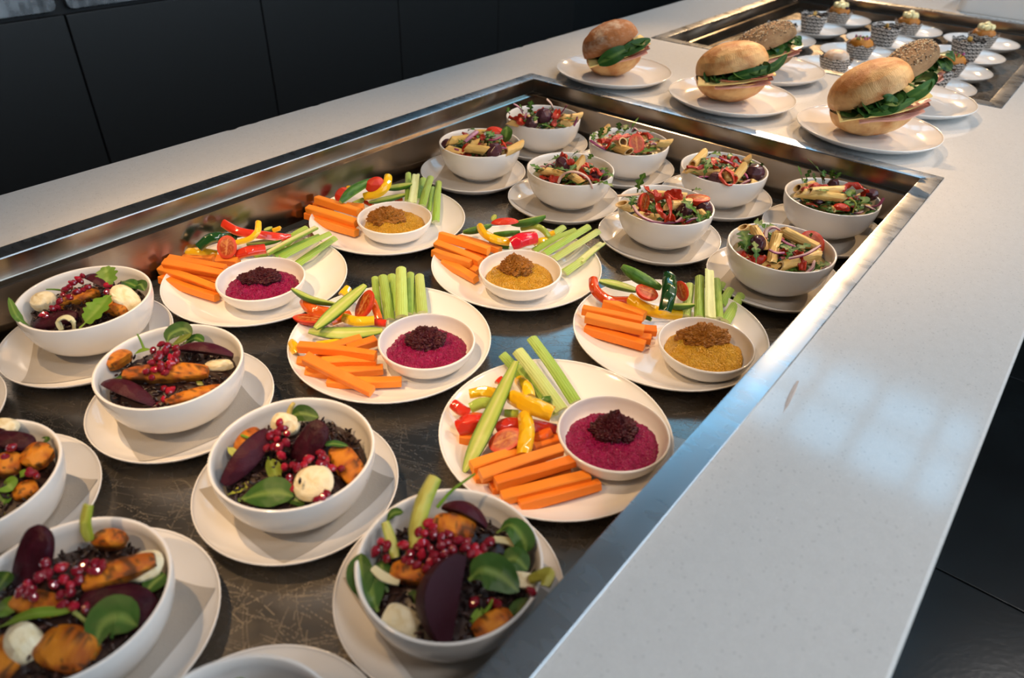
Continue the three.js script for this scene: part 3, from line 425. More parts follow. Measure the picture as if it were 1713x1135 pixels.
// ---------- vegetable plates ----------
{ R = rng(101); const D = 'on ' + DISH.C1[3], c = (a, b, w, o) => carrot(D, a, b, w, o), ce = (a, b, w, o) => celery(D, a, b, w, o);
  c([-.8547, .822, -.3525], [-.7616, .822, -.3736], 'lowest in the pile'); c([-.8661, .829, -.3597], [-.7691, .827, -.3823], 'second from the front'); c([-.8608, .838, -.3647], [-.7812, .836, -.4013], 'on top of the pile'); c([-.8735, .834, -.3772], [-.7978, .834, -.4127], 'behind topmost one'); c([-.8439, .823, -.3793], [-.7915, .823, -.3959], 'half hidden in the pile'); c([-.8787, .826, -.4], [-.8448, .826, -.4234], 'rearmost in the pile'); c([-.8332, .828, -.4221], [-.8088, .829, -.4379], 'thick stub under the tomato', { w: 0.014, h: 0.013 });
  pepper(D, [[-.8792, .834, -.4061], [-.8638, .836, -.415], [-.8495, .83, -.4331]], G.yellow, 'broad yellow', 'at the left', { w: 0.014 }); pepper(D, [[-.8564, .846, -.4111], [-.8508, .856, -.4268], [-.8445, .856, -.4398], [-.8473, .846, -.4607]], G.pepgreen, 'dark green', 'lying over the yellow one', { w: 0.016, cup: 0.35 });
  pepper(D, [[-.8599, .864, -.4574], [-.835, .858, -.463], [-.8148, .85, -.4872], [-.8008, .838, -.5184]], G.red, 'long red', 'leaning at the back', { w: 0.014, cup: 0.35 }); pepper(D, [[-.8186, .852, -.4467], [-.8053, .858, -.4603], [-.8046, .865, -.472], [-.813, .872, -.4808]], G.yellow, 'curved yellow', 'standing up', { w: 0.0085 });
  cucumber(D, [[-.8284, .838, -.466], [-.8018, .84, -.5047]], 'behind the red pepper', { w: 0.011 }); cucumber(D, [[-.8347, .844, -.5002], [-.8309, .846, -.5115]], 'tip at the back', { w: 0.009 }); pepper(D, [[-.8257, .844, -.5084], [-.8174, .848, -.5157]], G.yellow, 'small yellow', 'end at the back', { w: 0.007 });
  pepper(D, [[-.8182, .836, -.4419], [-.8067, .842, -.4539], [-.7993, .84, -.4751]], G.red, 'short red', 'beside the tomato', { w: 0.017, cup: 0.4 }); tomato(D, [-.8227, .848, -.4341], dir(0.15, 0.25, 1), dir(0.1, 1, 0), 0.0128, 'halved cherry tomato standing', { el: 1.22 });
  ce([-.7919, .834, -.4727], [-.78, .848, -.5496], 'on top of the bunch', { in: 1 }); ce([-.764, .837, -.4741], [-.7498, .85, -.5485], 'with round back up'); ce([-.7518, .825, -.4883], [-.7565, .836, -.5609], 'lowest at the front'); ce([-.8133, .821, -.466], [-.8071, .825, -.5079], 'lying under the others'); ce([-.8021, .83, -.5073], [-.8038, .84, -.5494], 'rearmost of the bunch'); ce([-.7953, .824, -.4844], [-.7837, .832, -.5544], 'squeezed in between');
}
{ R = rng(102); const D = 'on ' + DISH.C2[3], c = (a, b, w, o) => carrot(D, a, b, w, o), ce = (a, b, w, o) => celery(D, a, b, w, o);
  c([-.8677, .84, -.6183], [-.7893, .838, -.634], 'on top of the pile', { w: 0.012, h: 0.012 }); c([-.8643, .832, -.5978], [-.7741, .832, -.6157], 'in the middle of the pile', { w: 0.012, h: 0.012 }); c([-.8405, .822, -.5946], [-.766, .822, -.6073], 'lowest at the front', { w: 0.013, h: 0.012 }); c([-.8903, .826, -.6173], [-.8452, .826, -.6271], 'behind the middle one'); c([-.8351, .828, -.6488], [-.8126, .828, -.6631], 'short piece beside the dip'); c([-.8672, .822, -.5953], [-.8084, .822, -.6043], 'underneath the middle one');
  cucumber(D, [[-.8183, .848, -.6245], [-.8246, .854, -.6562], [-.8242, .86, -.6961]], 'with dark green skin outward', { w: 0.0155, n: dir(0.2, -0.3, -1), d: 0.7 }); cucumber(D, [[-.8171, .832, -.6776], [-.789, .836, -.7324]], 'lowest behind the dip', { w: 0.012 }); cucumber(D, [[-.8206, .842, -.716], [-.7912, .848, -.7474]], 'pointing at the celery', { w: 0.014 }); cucumber(D, [[-.9063, .828, -.6516], [-.879, .828, -.6489], [-.8542, .828, -.6499]], 'thin and bent at the left', { w: 0.008 });
  pepper(D, [[-.8224, .84, -.6733], [-.8029, .848, -.6889], [-.7981, .858, -.7012], [-.8091, .866, -.7168]], G.yellow, 'broad yellow', 'curling up at the back', { w: 0.014, n: dir(0.5, -0.2, 1) }); tomato(D, [-.8136, .858, -.6896], dir(0.3, 0.5, -0.6), dir(0.9, 0.5, 0), 0.011, 'dark red tomato wedge', { el: 1.4 }); pepper(D, [[-.8826, .834, -.6835], [-.873, .836, -.6891]], G.yellow, 'small yellow', 'end at the left', { w: 0.008 }); tomato(D, [-.8566, .838, -.6588], dir(0.6, 0.2, -0.7), dir(0.6, 0.7, 0), 0.011, 'brownish red tomato half'); pepper(D, [[-.8296, .828, -.6805], [-.8148, .826, -.6838]], G.red, 'small red', 'touching the dip bowl', { w: 0.007 }); pepper(D, [[-.803, .826, -.719], [-.7971, .826, -.7299]], G.red, 'red', 'end under the cucumber', { w: 0.007 }); pepper(D, [[-.8367, .828, -.6633], [-.8341, .83, -.6813]], G.lime, 'pale green', 'under the dark cucumber', { w: 0.01 });
  ce([-.7734, .832, -.7203], [-.8322, .844, -.7788], 'leftmost of the bunch', { w: 0.011 }); ce([-.7548, .838, -.7118], [-.8073, .85, -.7732], 'pale and hollow side up', { in: 1, pale: 0.5 }); ce([-.7423, .834, -.719], [-.7878, .848, -.7857], 'leaning right at the front'); ce([-.7359, .824, -.7274], [-.7827, .832, -.7847], 'low between two others', { w: 0.009 }); ce([-.7063, .822, -.7117], [-.7874, .834, -.8037], 'rightmost of the bunch', { w: 0.012 }); ce([-.775, .826, -.7419], [-.8123, .836, -.7924], 'rearmost of the bunch');
}
{ R = rng(103); const D = 'on ' + DISH.C3[3], c = (a, b, w, o) => carrot(D, a, b, w, o), ce = (a, b, w, o) => celery(D, a, b, w, o);
  c([-.5836, .836, -.3653], [-.5057, .837, -.409], 'lying straight on the pile'); c([-.5565, .84, -.3544], [-.4735, .826, -.3735], 'slanting to the front on top', { w: 0.013 }); c([-.5554, .822, -.3499], [-.4971, .822, -.4105], 'in the bottom layer', { w: 0.013 }); c([-.5249, .822, -.3555], [-.4658, .822, -.4084], 'frontmost at the bottom', { w: 0.012 }); c([-.576, .823, -.3553], [-.5433, .823, -.3905], 'leftmost at the bottom', { w: 0.013 }); c([-.5701, .827, -.3774], [-.5519, .828, -.4275], 'poking out at the back'); c([-.545, .829, -.4029], [-.535, .83, -.4349], 'short piece by the dip', { w: 0.012 }); c([-.5489, .829, -.3684], [-.5068, .829, -.4102], 'under the straight one');
  pepper(D, [[-.6043, .83, -.3705], [-.5902, .832, -.3649], [-.5853, .828, -.3624]], G.yellow, 'yellow', 'end left of the carrots', { w: 0.013, cup: 0.4 }); pepper(D, [[-.5862, .826, -.3901], [-.565, .826, -.4197]], G.yellow, 'thin yellow', 'behind the carrots', { w: 0.006 });
  cucumber(D, [[-.5921, .842, -.3955], [-.5933, .852, -.4326], [-.5924, .864, -.4742]], 'slanting across the top', { w: 0.0165, n: dir(-0.15, 0.5, 1) }); cucumber(D, [[-.6067, .831, -.3962], [-.5702, .832, -.4207], [-.5423, .832, -.4527]], 'lying in front', { w: 0.0165, n: dir(0, 0.7, 1) }); cucumber(D, [[-.6678, .852, -.4227], [-.6427, .846, -.4301], [-.6158, .84, -.4477]], 'bent at the left', { w: 0.012, n: dir(0, 1, 0.3) });
  pepper(D, [[-.6567, .838, -.4304], [-.6374, .836, -.4264], [-.6189, .834, -.4365]], G.orange, 'orange', 'curled at the left', { w: 0.016, cup: 0.3 }); tomato(D, [-.6257, .832, -.4124], dir(0, 0.85, 0.5), dir(1, -0.1, 0), 0.0105, 'long halved tomato at the left', { el: 1.9 }); tomato(D, [-.5784, .85, -.4579], dir(-0.6, 0.2, 0.75), dir(0.45, 0.9, 0), 0.0125, 'red tomato half behind the cucumber', { el: 1.5 });
  pepper(D, [[-.5934, .836, -.4389], [-.5706, .84, -.4412], [-.5577, .84, -.4545]], G.yellow, 'yellow', 'beside the dip bowl', { w: 0.014, cup: 0.3 }); pepper(D, [[-.5626, .834, -.4561], [-.5509, .832, -.4664]], G.red, 'short red', 'touching the dip bowl', { w: 0.011 }); pepper(D, [[-.5877, .844, -.4788], [-.5708, .842, -.4689], [-.558, .836, -.4621]], G.orange, 'orange', 'beside the celery', { w: 0.009 }); pepper(D, [[-.6253, .842, -.4625], [-.6281, .846, -.4754]], G.yellow, 'small yellow', 'tip at the back', { w: 0.011 }); pepper(D, [[-.6075, .828, -.4284], [-.6015, .83, -.4538]], G.orange, 'dull orange', 'under the cucumber', { w: 0.013 });
  ce([-.5735, .828, -.4744], [-.6187, .848, -.5109], 'leftmost of the bunch', { w: 0.01 }); ce([-.5556, .829, -.4761], [-.6082, .852, -.5158], 'wide one left of centre'); ce([-.5657, .826, -.4935], [-.6139, .842, -.5358], 'at the back of the bunch'); ce([-.5417, .836, -.4824], [-.5978, .858, -.537], 'tallest of the bunch', { w: 0.0155, pale: 0.3 }); ce([-.5485, .828, -.5005], [-.5972, .844, -.5532], 'dark one behind the tallest', { w: 0.011 }); ce([-.5502, .824, -.5091], [-.5888, .832, -.5478], 'low one right of centre', { w: 0.01 }); ce([-.5404, .826, -.5158], [-.5879, .842, -.559], 'rightmost of the bunch', { pale: 0.3 });
}
{ R = rng(104); const D = 'on ' + DISH.C4[3], c = (a, b, w, o) => carrot(D, a, b, w, o), ce = (a, b, w, o) => celery(D, a, b, w, o);
  c([-.6462, .839, -.6599], [-.5688, .837, -.6751], 'on top of the pile', { w: 0.012, h: 0.012 }); c([-.6417, .833, -.6466], [-.5618, .832, -.6501], 'second from the top'); c([-.6324, .829, -.631], [-.5704, .83, -.6408], 'leaning on the lowest one'); c([-.6108, .822, -.6299], [-.5474, .822, -.6242], 'lowest at the front', { w: 0.012, h: 0.012 }); c([-.6351, .829, -.6863], [-.565, .83, -.6957], 'rearmost in the pile'); c([-.6028, .825, -.6628], [-.5712, .825, -.6756], 'short piece in the middle'); c([-.5847, .822, -.6426], [-.5581, .822, -.6411], 'hidden beside the dip');
  cucumber(D, [[-.5772, .856, -.7328], [-.5467, .863, -.7737]], 'topmost with skin down', { w: 0.0145, n: dir(-0.1, 1, 0.2), d: 0.75 }); cucumber(D, [[-.6322, .838, -.6919], [-.6215, .84, -.7086], [-.6112, .842, -.7299]], 'dark one at the left', { w: 0.0125, n: dir(0, 1, -0.6) }); cucumber(D, [[-.5848, .848, -.7038], [-.5591, .85, -.7314]], 'short one in the middle', { w: 0.0125, n: dir(0, 1, -0.1) }); cucumber(D, [[-.6118, .848, -.7332], [-.6124, .854, -.7415]], 'tip at the back', { w: 0.009 }); cucumber(D, [[-.5972, .828, -.7111], [-.5664, .826, -.7181]], 'dark one underneath', { w: 0.012, n: dir(0, 0.6, -0.8) });
  pepper(D, [[-.6177, .846, -.7132], [-.5933, .848, -.6962], [-.5737, .846, -.6956], [-.561, .84, -.7109]], G.yellow, 'curved yellow', 'at the left', { w: 0.0125, n: dir(0.2, 0.3, 1) }); tomato(D, [-.5795, .859, -.7226], dir(0.1, -0.8, -0.5), dir(1, 0.05, 0), 0.0085, 'long red tomato half on top', { el: 2.3 });
  pepper(D, [[-.553, .844, -.7034], [-.5436, .85, -.7171], [-.5386, .846, -.7413]], [0.62, 0.012, 0.03], 'glossy scarlet', 'behind the dip bowl', { w: 0.024, cup: 0.3, n: dir(-0.1, 0.5, 1) }); pepper(D, [[-.573, .842, -.7521], [-.5519, .85, -.7597], [-.5368, .846, -.7621], [-.5303, .836, -.7653]], G.lime, 'lime green', 'curling behind the scarlet one', { w: 0.009, n: dir(0.2, 0.5, 1) }); pepper(D, [[-.5392, .832, -.7391], [-.5359, .836, -.7507], [-.5328, .834, -.7633]], G.yellow, 'pale yellow', 'beside the celery', { w: 0.01 }); pepper(D, [[-.5403, .834, -.7734], [-.5337, .838, -.7811]], G.yellow, 'small yellow', 'tip behind the celery', { w: 0.008 });
  ce([-.5311, .829, -.7287], [-.509, .844, -.7974], 'second from the back', { w: 0.012 }); ce([-.5098, .834, -.7244], [-.494, .85, -.8098], 'darker one on top', { w: 0.0135 }); ce([-.4936, .831, -.7243], [-.478, .848, -.8101], 'pale wide one on top', { w: 0.0155, pale: 0.35 }); ce([-.4694, .823, -.7159], [-.4654, .828, -.7567], 'flared at the front', { w: 0.014, pale: 0.2 }); ce([-.4653, .828, -.7481], [-.4654, .834, -.8053], 'flared end of the front one', { w: 0.014, pale: 0.5, in: 1 }); ce([-.5388, .825, -.7666], [-.5401, .832, -.8137], 'rearmost of the bunch');
}
{ R = rng(105); const D = 'on ' + DISH.C5[3], c = (a, b, w, o) => carrot(D, a, b, w, o), ce = (a, b, w, o) => celery(D, a, b, w, o);
  c([-.3879, .835, -.6408], [-.3199, .834, -.6687], 'second from the top'); c([-.3737, .837, -.6266], [-.307, .836, -.6509], 'on top at the front'); c([-.371, .823, -.6249], [-.2983, .823, -.6409], 'lowest at the front', { w: 0.0125, h: 0.0125 }); c([-.344, .823, -.645], [-.3027, .824, -.6757], 'behind the lowest one', { w: 0.0125, h: 0.0125 }); c([-.3763, .834, -.6727], [-.3226, .834, -.6794], 'thick one at the back', { w: 0.0145, h: 0.013 }); c([-.3286, .822, -.6441], [-.2998, .822, -.6588], 'between lower two');
  cucumber(D, [[-.4005, .848, -.6953], [-.3817, .846, -.7059], [-.3533, .842, -.7168]], 'at the left', { w: 0.0145, n: dir(0.1, 0.8, 0.6) }); cucumber(D, [[-.3779, .872, -.7081], [-.3561, .862, -.7163], [-.3283, .852, -.7256]], 'standing with dark skin outward', { w: 0.0165, n: dir(0.5, 0.7, -0.8), d: 0.7 }); cucumber(D, [[-.3108, .84, -.7142], [-.2866, .84, -.7376]], 'tip under the green pepper', { w: 0.0125, n: dir(0, 1, 0.3) }); cucumber(D, [[-.3578, .827, -.6995], [-.3403, .825, -.6992], [-.3202, .822, -.6958]], 'dark one between carrots and dip', { w: 0.01, n: dir(0, 0.6, -0.8) });
  pepper(D, [[-.4016, .858, -.6805], [-.391, .85, -.6702], [-.3741, .84, -.6741], [-.3538, .834, -.7006]], [0.66, 0.07, 0.012], 'curved orange-red', 'at the left', { w: 0.013, cup: 0.3, n: dir(-0.3, 0.2, 1) }); pepper(D, [[-.3566, .84, -.6976], [-.3274, .834, -.7002], [-.2949, .828, -.7254]], G.yellow, 'wide yellow', 'lying at the bottom', { w: 0.017, cup: 0.25, n: dir(0, 0.6, 1) }); tomato(D, [-.3356, .854, -.7025], dir(0.05, 0.7, 0.65), dir(1, -0.4, 0), 0.0128, 'halved cherry tomato with cut face up', { el: 1.15 }); tomato(D, [-.3108, .844, -.7481], dir(-0.7, 0.3, 0.5), dir(-0.3, 1, 0), 0.0095, 'red tomato wedge beside the celery', { el: 1.4 });
  pepper(D, [[-.3284, .862, -.7325], [-.3248, .866, -.733], [-.3078, .866, -.7053], [-.3009, .848, -.6874]], G.pepgreen, 'dark green', 'arched over the others', { w: 0.018, cup: 0.2, n: dir(0, 0.35, 1), twist: 0 });
  ce([-.2914, .824, -.7287], [-.3143, .838, -.7813], 'pale one at the left', { w: 0.013, pale: 0.3 }); ce([-.2732, .83, -.729], [-.3094, .846, -.7941], 'beside the pale one'); ce([-.2612, .833, -.7336], [-.3022, .853, -.8045], 'palest and tallest one', { in: 1, pale: 0.9, w: 0.014 }); ce([-.2569, .825, -.7514], [-.2934, .84, -.8129], 'right of the palest one', { w: 0.0115 }); ce([-.269, .825, -.7821], [-.2719, .834, -.8127], 'short one in the middle', { w: 0.0125 }); ce([-.2491, .822, -.7546], [-.2569, .83, -.8155], 'rightmost at the front', { w: 0.0135 }); ce([-.2848, .826, -.7993], [-.2873, .832, -.823], 'rearmost short one', { w: 0.0105 });
}
{ R = rng(106); const D = 'on ' + DISH.C6[3], c = (a, b, w, o) => carrot(D, a, b, w, o), ce = (a, b, w, o) => celery(D, a, b, w, o);
  c([-.2588, .822, -.3541], [-.2184, .822, -.4225], 'frontmost and lowest'); c([-.2754, .825, -.3489], [-.2299, .826, -.421], 'second from the front', { w: 0.0125 }); c([-.2861, .833, -.3527], [-.2473, .835, -.4213], 'on top of the pile', { w: 0.0115 }); c([-.3007, .836, -.3486], [-.2632, .838, -.423], 'behind topmost one', { w: 0.0115 }); c([-.3179, .83, -.3557], [-.2974, .829, -.401], 'rearmost in the pile'); c([-.3112, .821, -.3519], [-.277, .821, -.4147], 'left in the bottom layer'); c([-.2913, .821, -.3528], [-.2518, .821, -.4208], 'mid bottom layer'); c([-.3593, .821, -.385], [-.345, .821, -.3956], 'stub under the red pepper', { w: 0.012 }); c([-.2957, .823, -.4218], [-.2824, .824, -.4452], 'short piece by the dip', { w: 0.012 });
  cucumber(D, [[-.3231, .824, -.3514], [-.3331, .842, -.3897], [-.3632, .862, -.4775]], 'long one slanting over the peppers', { w: 0.0185, n: dir(-0.45, 0.3, 1), d: 0.45, t0: 0.02 }); pepper(D, [[-.3853, .838, -.429], [-.3731, .842, -.4389], [-.3591, .842, -.4453]], G.yellow, 'yellow', 'sticking out left of the cucumber', { w: 0.0125, cup: 0.3 }); pepper(D, [[-.3417, .85, -.444], [-.3154, .856, -.4392], [-.2919, .852, -.4463]], [0.85, 0.46, 0.01], 'wide glossy yellow', 'right of the cucumber', { w: 0.0185, cup: 0.3, n: dir(0.1, 0.5, 1) }); pepper(D, [[-.3622, .836, -.4837], [-.3468, .84, -.4746], [-.3332, .84, -.4633]], G.yellow, 'yellow', 'upright at the back', { w: 0.0145, cup: 0.2 }); pepper(D, [[-.3158, .848, -.4316], [-.3, .846, -.4158], [-.2866, .838, -.3951]], [0.85, 0.48, 0.012], 'yellow', 'hanging down over the carrots', { w: 0.0155, cup: 0.25, n: dir(0, 0.3, 1) });
  pepper(D, [[-.3703, .838, -.4121], [-.3638, .842, -.4226], [-.3556, .842, -.4297]], G.lime, 'lime green', 'left of the cucumber', { w: 0.013, cup: 0.3 }); pepper(D, [[-.3397, .836, -.4307], [-.3279, .836, -.4391]], G.lime, 'pale green', 'right of the cucumber', { w: 0.009 }); pepper(D, [[-.3628, .832, -.3851], [-.3545, .838, -.3957], [-.3455, .838, -.4069]], [0.6, 0.03, 0.012], 'wide red', 'left of the cucumber', { w: 0.02, cup: 0.3, n: dir(-0.1, 0.4, 1) }); pepper(D, [[-.3313, .836, -.4065], [-.3255, .838, -.4189], [-.3147, .834, -.434], [-.2894, .83, -.4512]], [0.5, 0.03, 0.012], 'dark red', 'under the yellow ones', { w: 0.018, cup: 0.25 }); pepper(D, [[-.3873, .838, -.4066], [-.3762, .836, -.4064], [-.3672, .834, -.41]], G.red, 'pointed red', 'at the plate edge', { w: 0.013 }); pepper(D, [[-.2988, .828, -.4255], [-.2895, .834, -.4419]], G.orange, 'orange', 'next to the dip bowl', { w: 0.012 }); pepper(D, [[-.3761, .834, -.4629], [-.376, .836, -.4717]], G.red, 'small red', 'tip behind the cucumber', { w: 0.009 }); pepper(D, [[-.3214, .838, -.4692], [-.3139, .84, -.4744]], G.green, 'small dark green', 'end behind the yellow', { w: 0.009 });
  tomato(D, [-.3122, .838, -.3985], dir(0, 0.6, 0.8), dir(1, 0.45, 0), 0.0115, 'halved tomato in front', { el: 1.5 });
  ce([-.3011, .83, -.4767], [-.3769, .858, -.4978], 'pale wide one in front', { w: 0.0165, pale: 0.55, in: 0 }); ce([-.2984, .828, -.4988], [-.3811, .856, -.5287], 'ribbed one at the right', { w: 0.0165 }); ce([-.3717, .824, -.4995], [-.4001, .84, -.5009], 'short one behind the cucumber', { w: 0.0155 }); ce([-.3074, .821, -.4737], [-.3782, .834, -.5023], 'thin one underneath', { w: 0.011 });
}

// ---------- salads ----------
function filling(key, kind, seed, label) {
  const [cx, cz] = BOWLS[key], q = rng(seed), geos = [], n = 36, rings = 12, pos = [], cl = [], uv = [], ix = [], y0 = TOP - (kind === 'rice' ? 0.047 : 0.043), hh = (r, a) => y0 + 0.011 * (1 - Math.pow(r / 0.061, 2)) + 0.005 * (noise(r * Math.cos(a) * 90 + seed, r * Math.sin(a) * 90, 1) - 0.5);
  for (let j = 0; j <= rings; j++) for (let i = 0; i <= n; i++) { const a = i / n * 6.28318, r = j / rings * (kind === 'rice' ? 0.0595 : 0.0612); pos.push(cx + Math.cos(a) * r, j === rings ? y0 - 0.001 : hh(r, a), cz + Math.sin(a) * r); uv.push(r, a); cl.push(...(kind === 'rice' ? [0.03, 0.014, 0.012] : mix([0.05, 0.08, 0.015], [0.3, 0.2, 0.07], noise(i * 0.5, j * 0.7, seed)))); if (j && i) { const e = j * (n + 1) + i, f = e - n - 1; ix.push(f - 1, f, e - 1, f, e, e - 1); } }
  geos.push(finish(pos, cl, uv, ix, 1.4));
  if (kind === 'rice') for (let i = 0; i < 420; i++) { const a = q() * 6.283, r = Math.sqrt(q()) * 0.058, c = mix([0.012, 0.006, 0.007], [0.075, 0.03, 0.022], q() * q()), g = blob([cx + Math.cos(a) * r, hh(r, a) + 0.001 + q() * 0.0025, cz + Math.sin(a) * r], [V(q() - 0.5, (q() - 0.5) * 0.7, q() - 0.5), V(0, 1, 0.1)], [0.003 + q() * 0.001, 0.00115, 0.00125], { nz: 0, w: 6, h: 5, crease: 1.6, col: () => c }); geos.push(g); }
  else for (let i = 0; i < 150; i++) { const a = q() * 6.283, r = Math.sqrt(q()) * 0.045, t = q() * 6.283, L = 0.004 + q() * 0.007, w = 0.003 + q() * 0.006, c = q() < 0.62 ? mix([0.02, 0.07, 0.01], [0.06, 0.15, 0.02], q()) : q() < 0.5 ? [0.55, 0.36, 0.12] : [0.3, 0.03, 0.015], p = V(cx + Math.cos(a) * r, hh(r, a) + 0.0015 + q() * 0.004, cz + Math.sin(a) * r), d = V(Math.cos(t), (q() - 0.4) * 0.8, Math.sin(t)).multiplyScalar(L); geos.push(loft({ pts: [p, p.clone().add(d).add(V(0, 0.002, 0)), p.clone().addScaledVector(d, 1.7)], seg: 5, sec: (s) => cupped(w * (0.4 + Math.sin(3.1 * s)), 0.0006, w * 0.2, 2), col: () => c, crease: 1 })); }
  for (const g of geos) if (!g.attributes.color) throw new Error('colour');
  add(kind === 'rice' ? 'rice_filling' : 'salad_filling', mergeGeometries(geos), M.grain, label, kind === 'rice' ? 'rice' : 'salad', null, 'stuff');
}
const inn = (k) => 'in ' + BOWLS[k][5];
for (const k of ['B1', 'B2', 'B3', 'B4', 'B5', 'B6', 'B7']) filling(k, 'rice', 11 * k.charCodeAt(1), 'cooked black rice and seeds ' + inn(k));
for (let i = 1; i < 9; i++) filling('P' + i, 'greens', 70 + i, 'dressed shredded salad underneath ' + inn('P' + i));
{ R = rng(201); const D = inn('B1');
  mozz(D, [-.8287, .866, -.2096], dir(1, 0.1, 0), dir(0, 0.5, 1), [0.0135, 0.0115, 0.011], 'rounded mozzarella ball at the left'); mozz(D, [-.7643, .87, -.27], dir(0.75, -0.65, 0), dir(0.1, 0.6, 1), [0.0185, 0.0125, 0.006], 'large oval mozzarella slice at the right');
  beetWedge(D, [-.825, .876, -.2571], [-.7867, .872, -.2651], dir(0.4, 0.6, 0.7), 0.013, 1.3, 'dark beetroot wedge behind the seeds'); beetSlab(D, [-.7911, .86, -.2028], dir(1, 0.25, 0), dir(0, 0.6, 1), [0.025, 0.01, 0.007], 'broad dark beetroot slice at the front');
  strip(D, 'spring_onion_ring', [[-.7702, .86, -.1996], [-.7735, .87, -.2008], [-.7688, .874, -.207], [-.7612, .872, -.21], [-.7603, .86, -.2084]], 'pale arched spring onion ring', 'onion', [0.6, 0.6, 0.38], { w: 0.0065, th: 0.0018, twist: 0, n: dir(0, 0.8, 0.7), cup: 0.05 });
  leaf(D, [[-.7893, .878, -.2596], [-.7945, .884, -.2688], [-.8066, .892, -.2754]], 'coriander', 'bright coriander leaf at the back', { w: 0.027, n: dir(0.1, 0.5, 1), twist: 0 }); leaf(D, [[-.7528, .864, -.2115], [-.7527, .874, -.2309], [-.7613, .882, -.2543]], 'coriander', 'large coriander leaf lying across the front', { w: 0.031, n: dir(-0.2, 0.4, 1), twist: 0 });
  leaf(D, [[-.7995, .872, -.2836], [-.7793, .876, -.2852], [-.7642, .872, -.29]], 'spinach', '', { w: 0.015 }); leaf(D, [[-.7712, .868, -.2826], [-.7691, .876, -.2918], [-.758, .872, -.2906]], 'spinach', '', { w: 0.014 }); leaf(D, [[-.7949, .862, -.1805], [-.7987, .876, -.1733], [-.8193, .892, -.1772]], 'spinach', 'narrow green leaf hanging over the left rim', { w: 0.009, c: [0.06, 0.14, 0.02], twist: 0.2 });
  stem(D, [[-.8319, .87, -.2318], [-.8333, .874, -.2244], [-.8361, .876, -.2175]], 'thin green stem pointing left', [0.1, 0.22, 0.02], 0.0013);
  pumpkin(D, [-.8136, .864, -.2178], [-.8029, .868, -.2594], 0.018, 0.013, 'roasted pumpkin piece under the seeds'); pumpkin(D, [-.7808, .862, -.2485], [-.7483, .862, -.2589], 0.018, 0.012, 'roasted pumpkin piece at the right');
  arils(D, 0, [[-.8151, .886, -.246], [-.8138, .887, -.2514], [-.8114, .885, -.2402], [-.8095, .883, -.2331], [-.8139, .884, -.2382], [-.7937, .882, -.2365], [-.7945, .883, -.2465], [-.8065, .878, -.2228], [-.7976, .878, -.226], [-.8099, .882, -.2302], [-.8059, .886, -.2458], [-.8007, .876, -.2159], [-.7938, .882, -.2421], [-.7894, .878, -.2654], [-.7773, .878, -.2596], [-.8041, .866, -.1972], [-.8001, .87, -.2128], [-.8014, .87, -.2071], [-.7978, .866, -.1974], [-.7979, .88, -.2332], [-.8146, .878, -.2274]]);
}
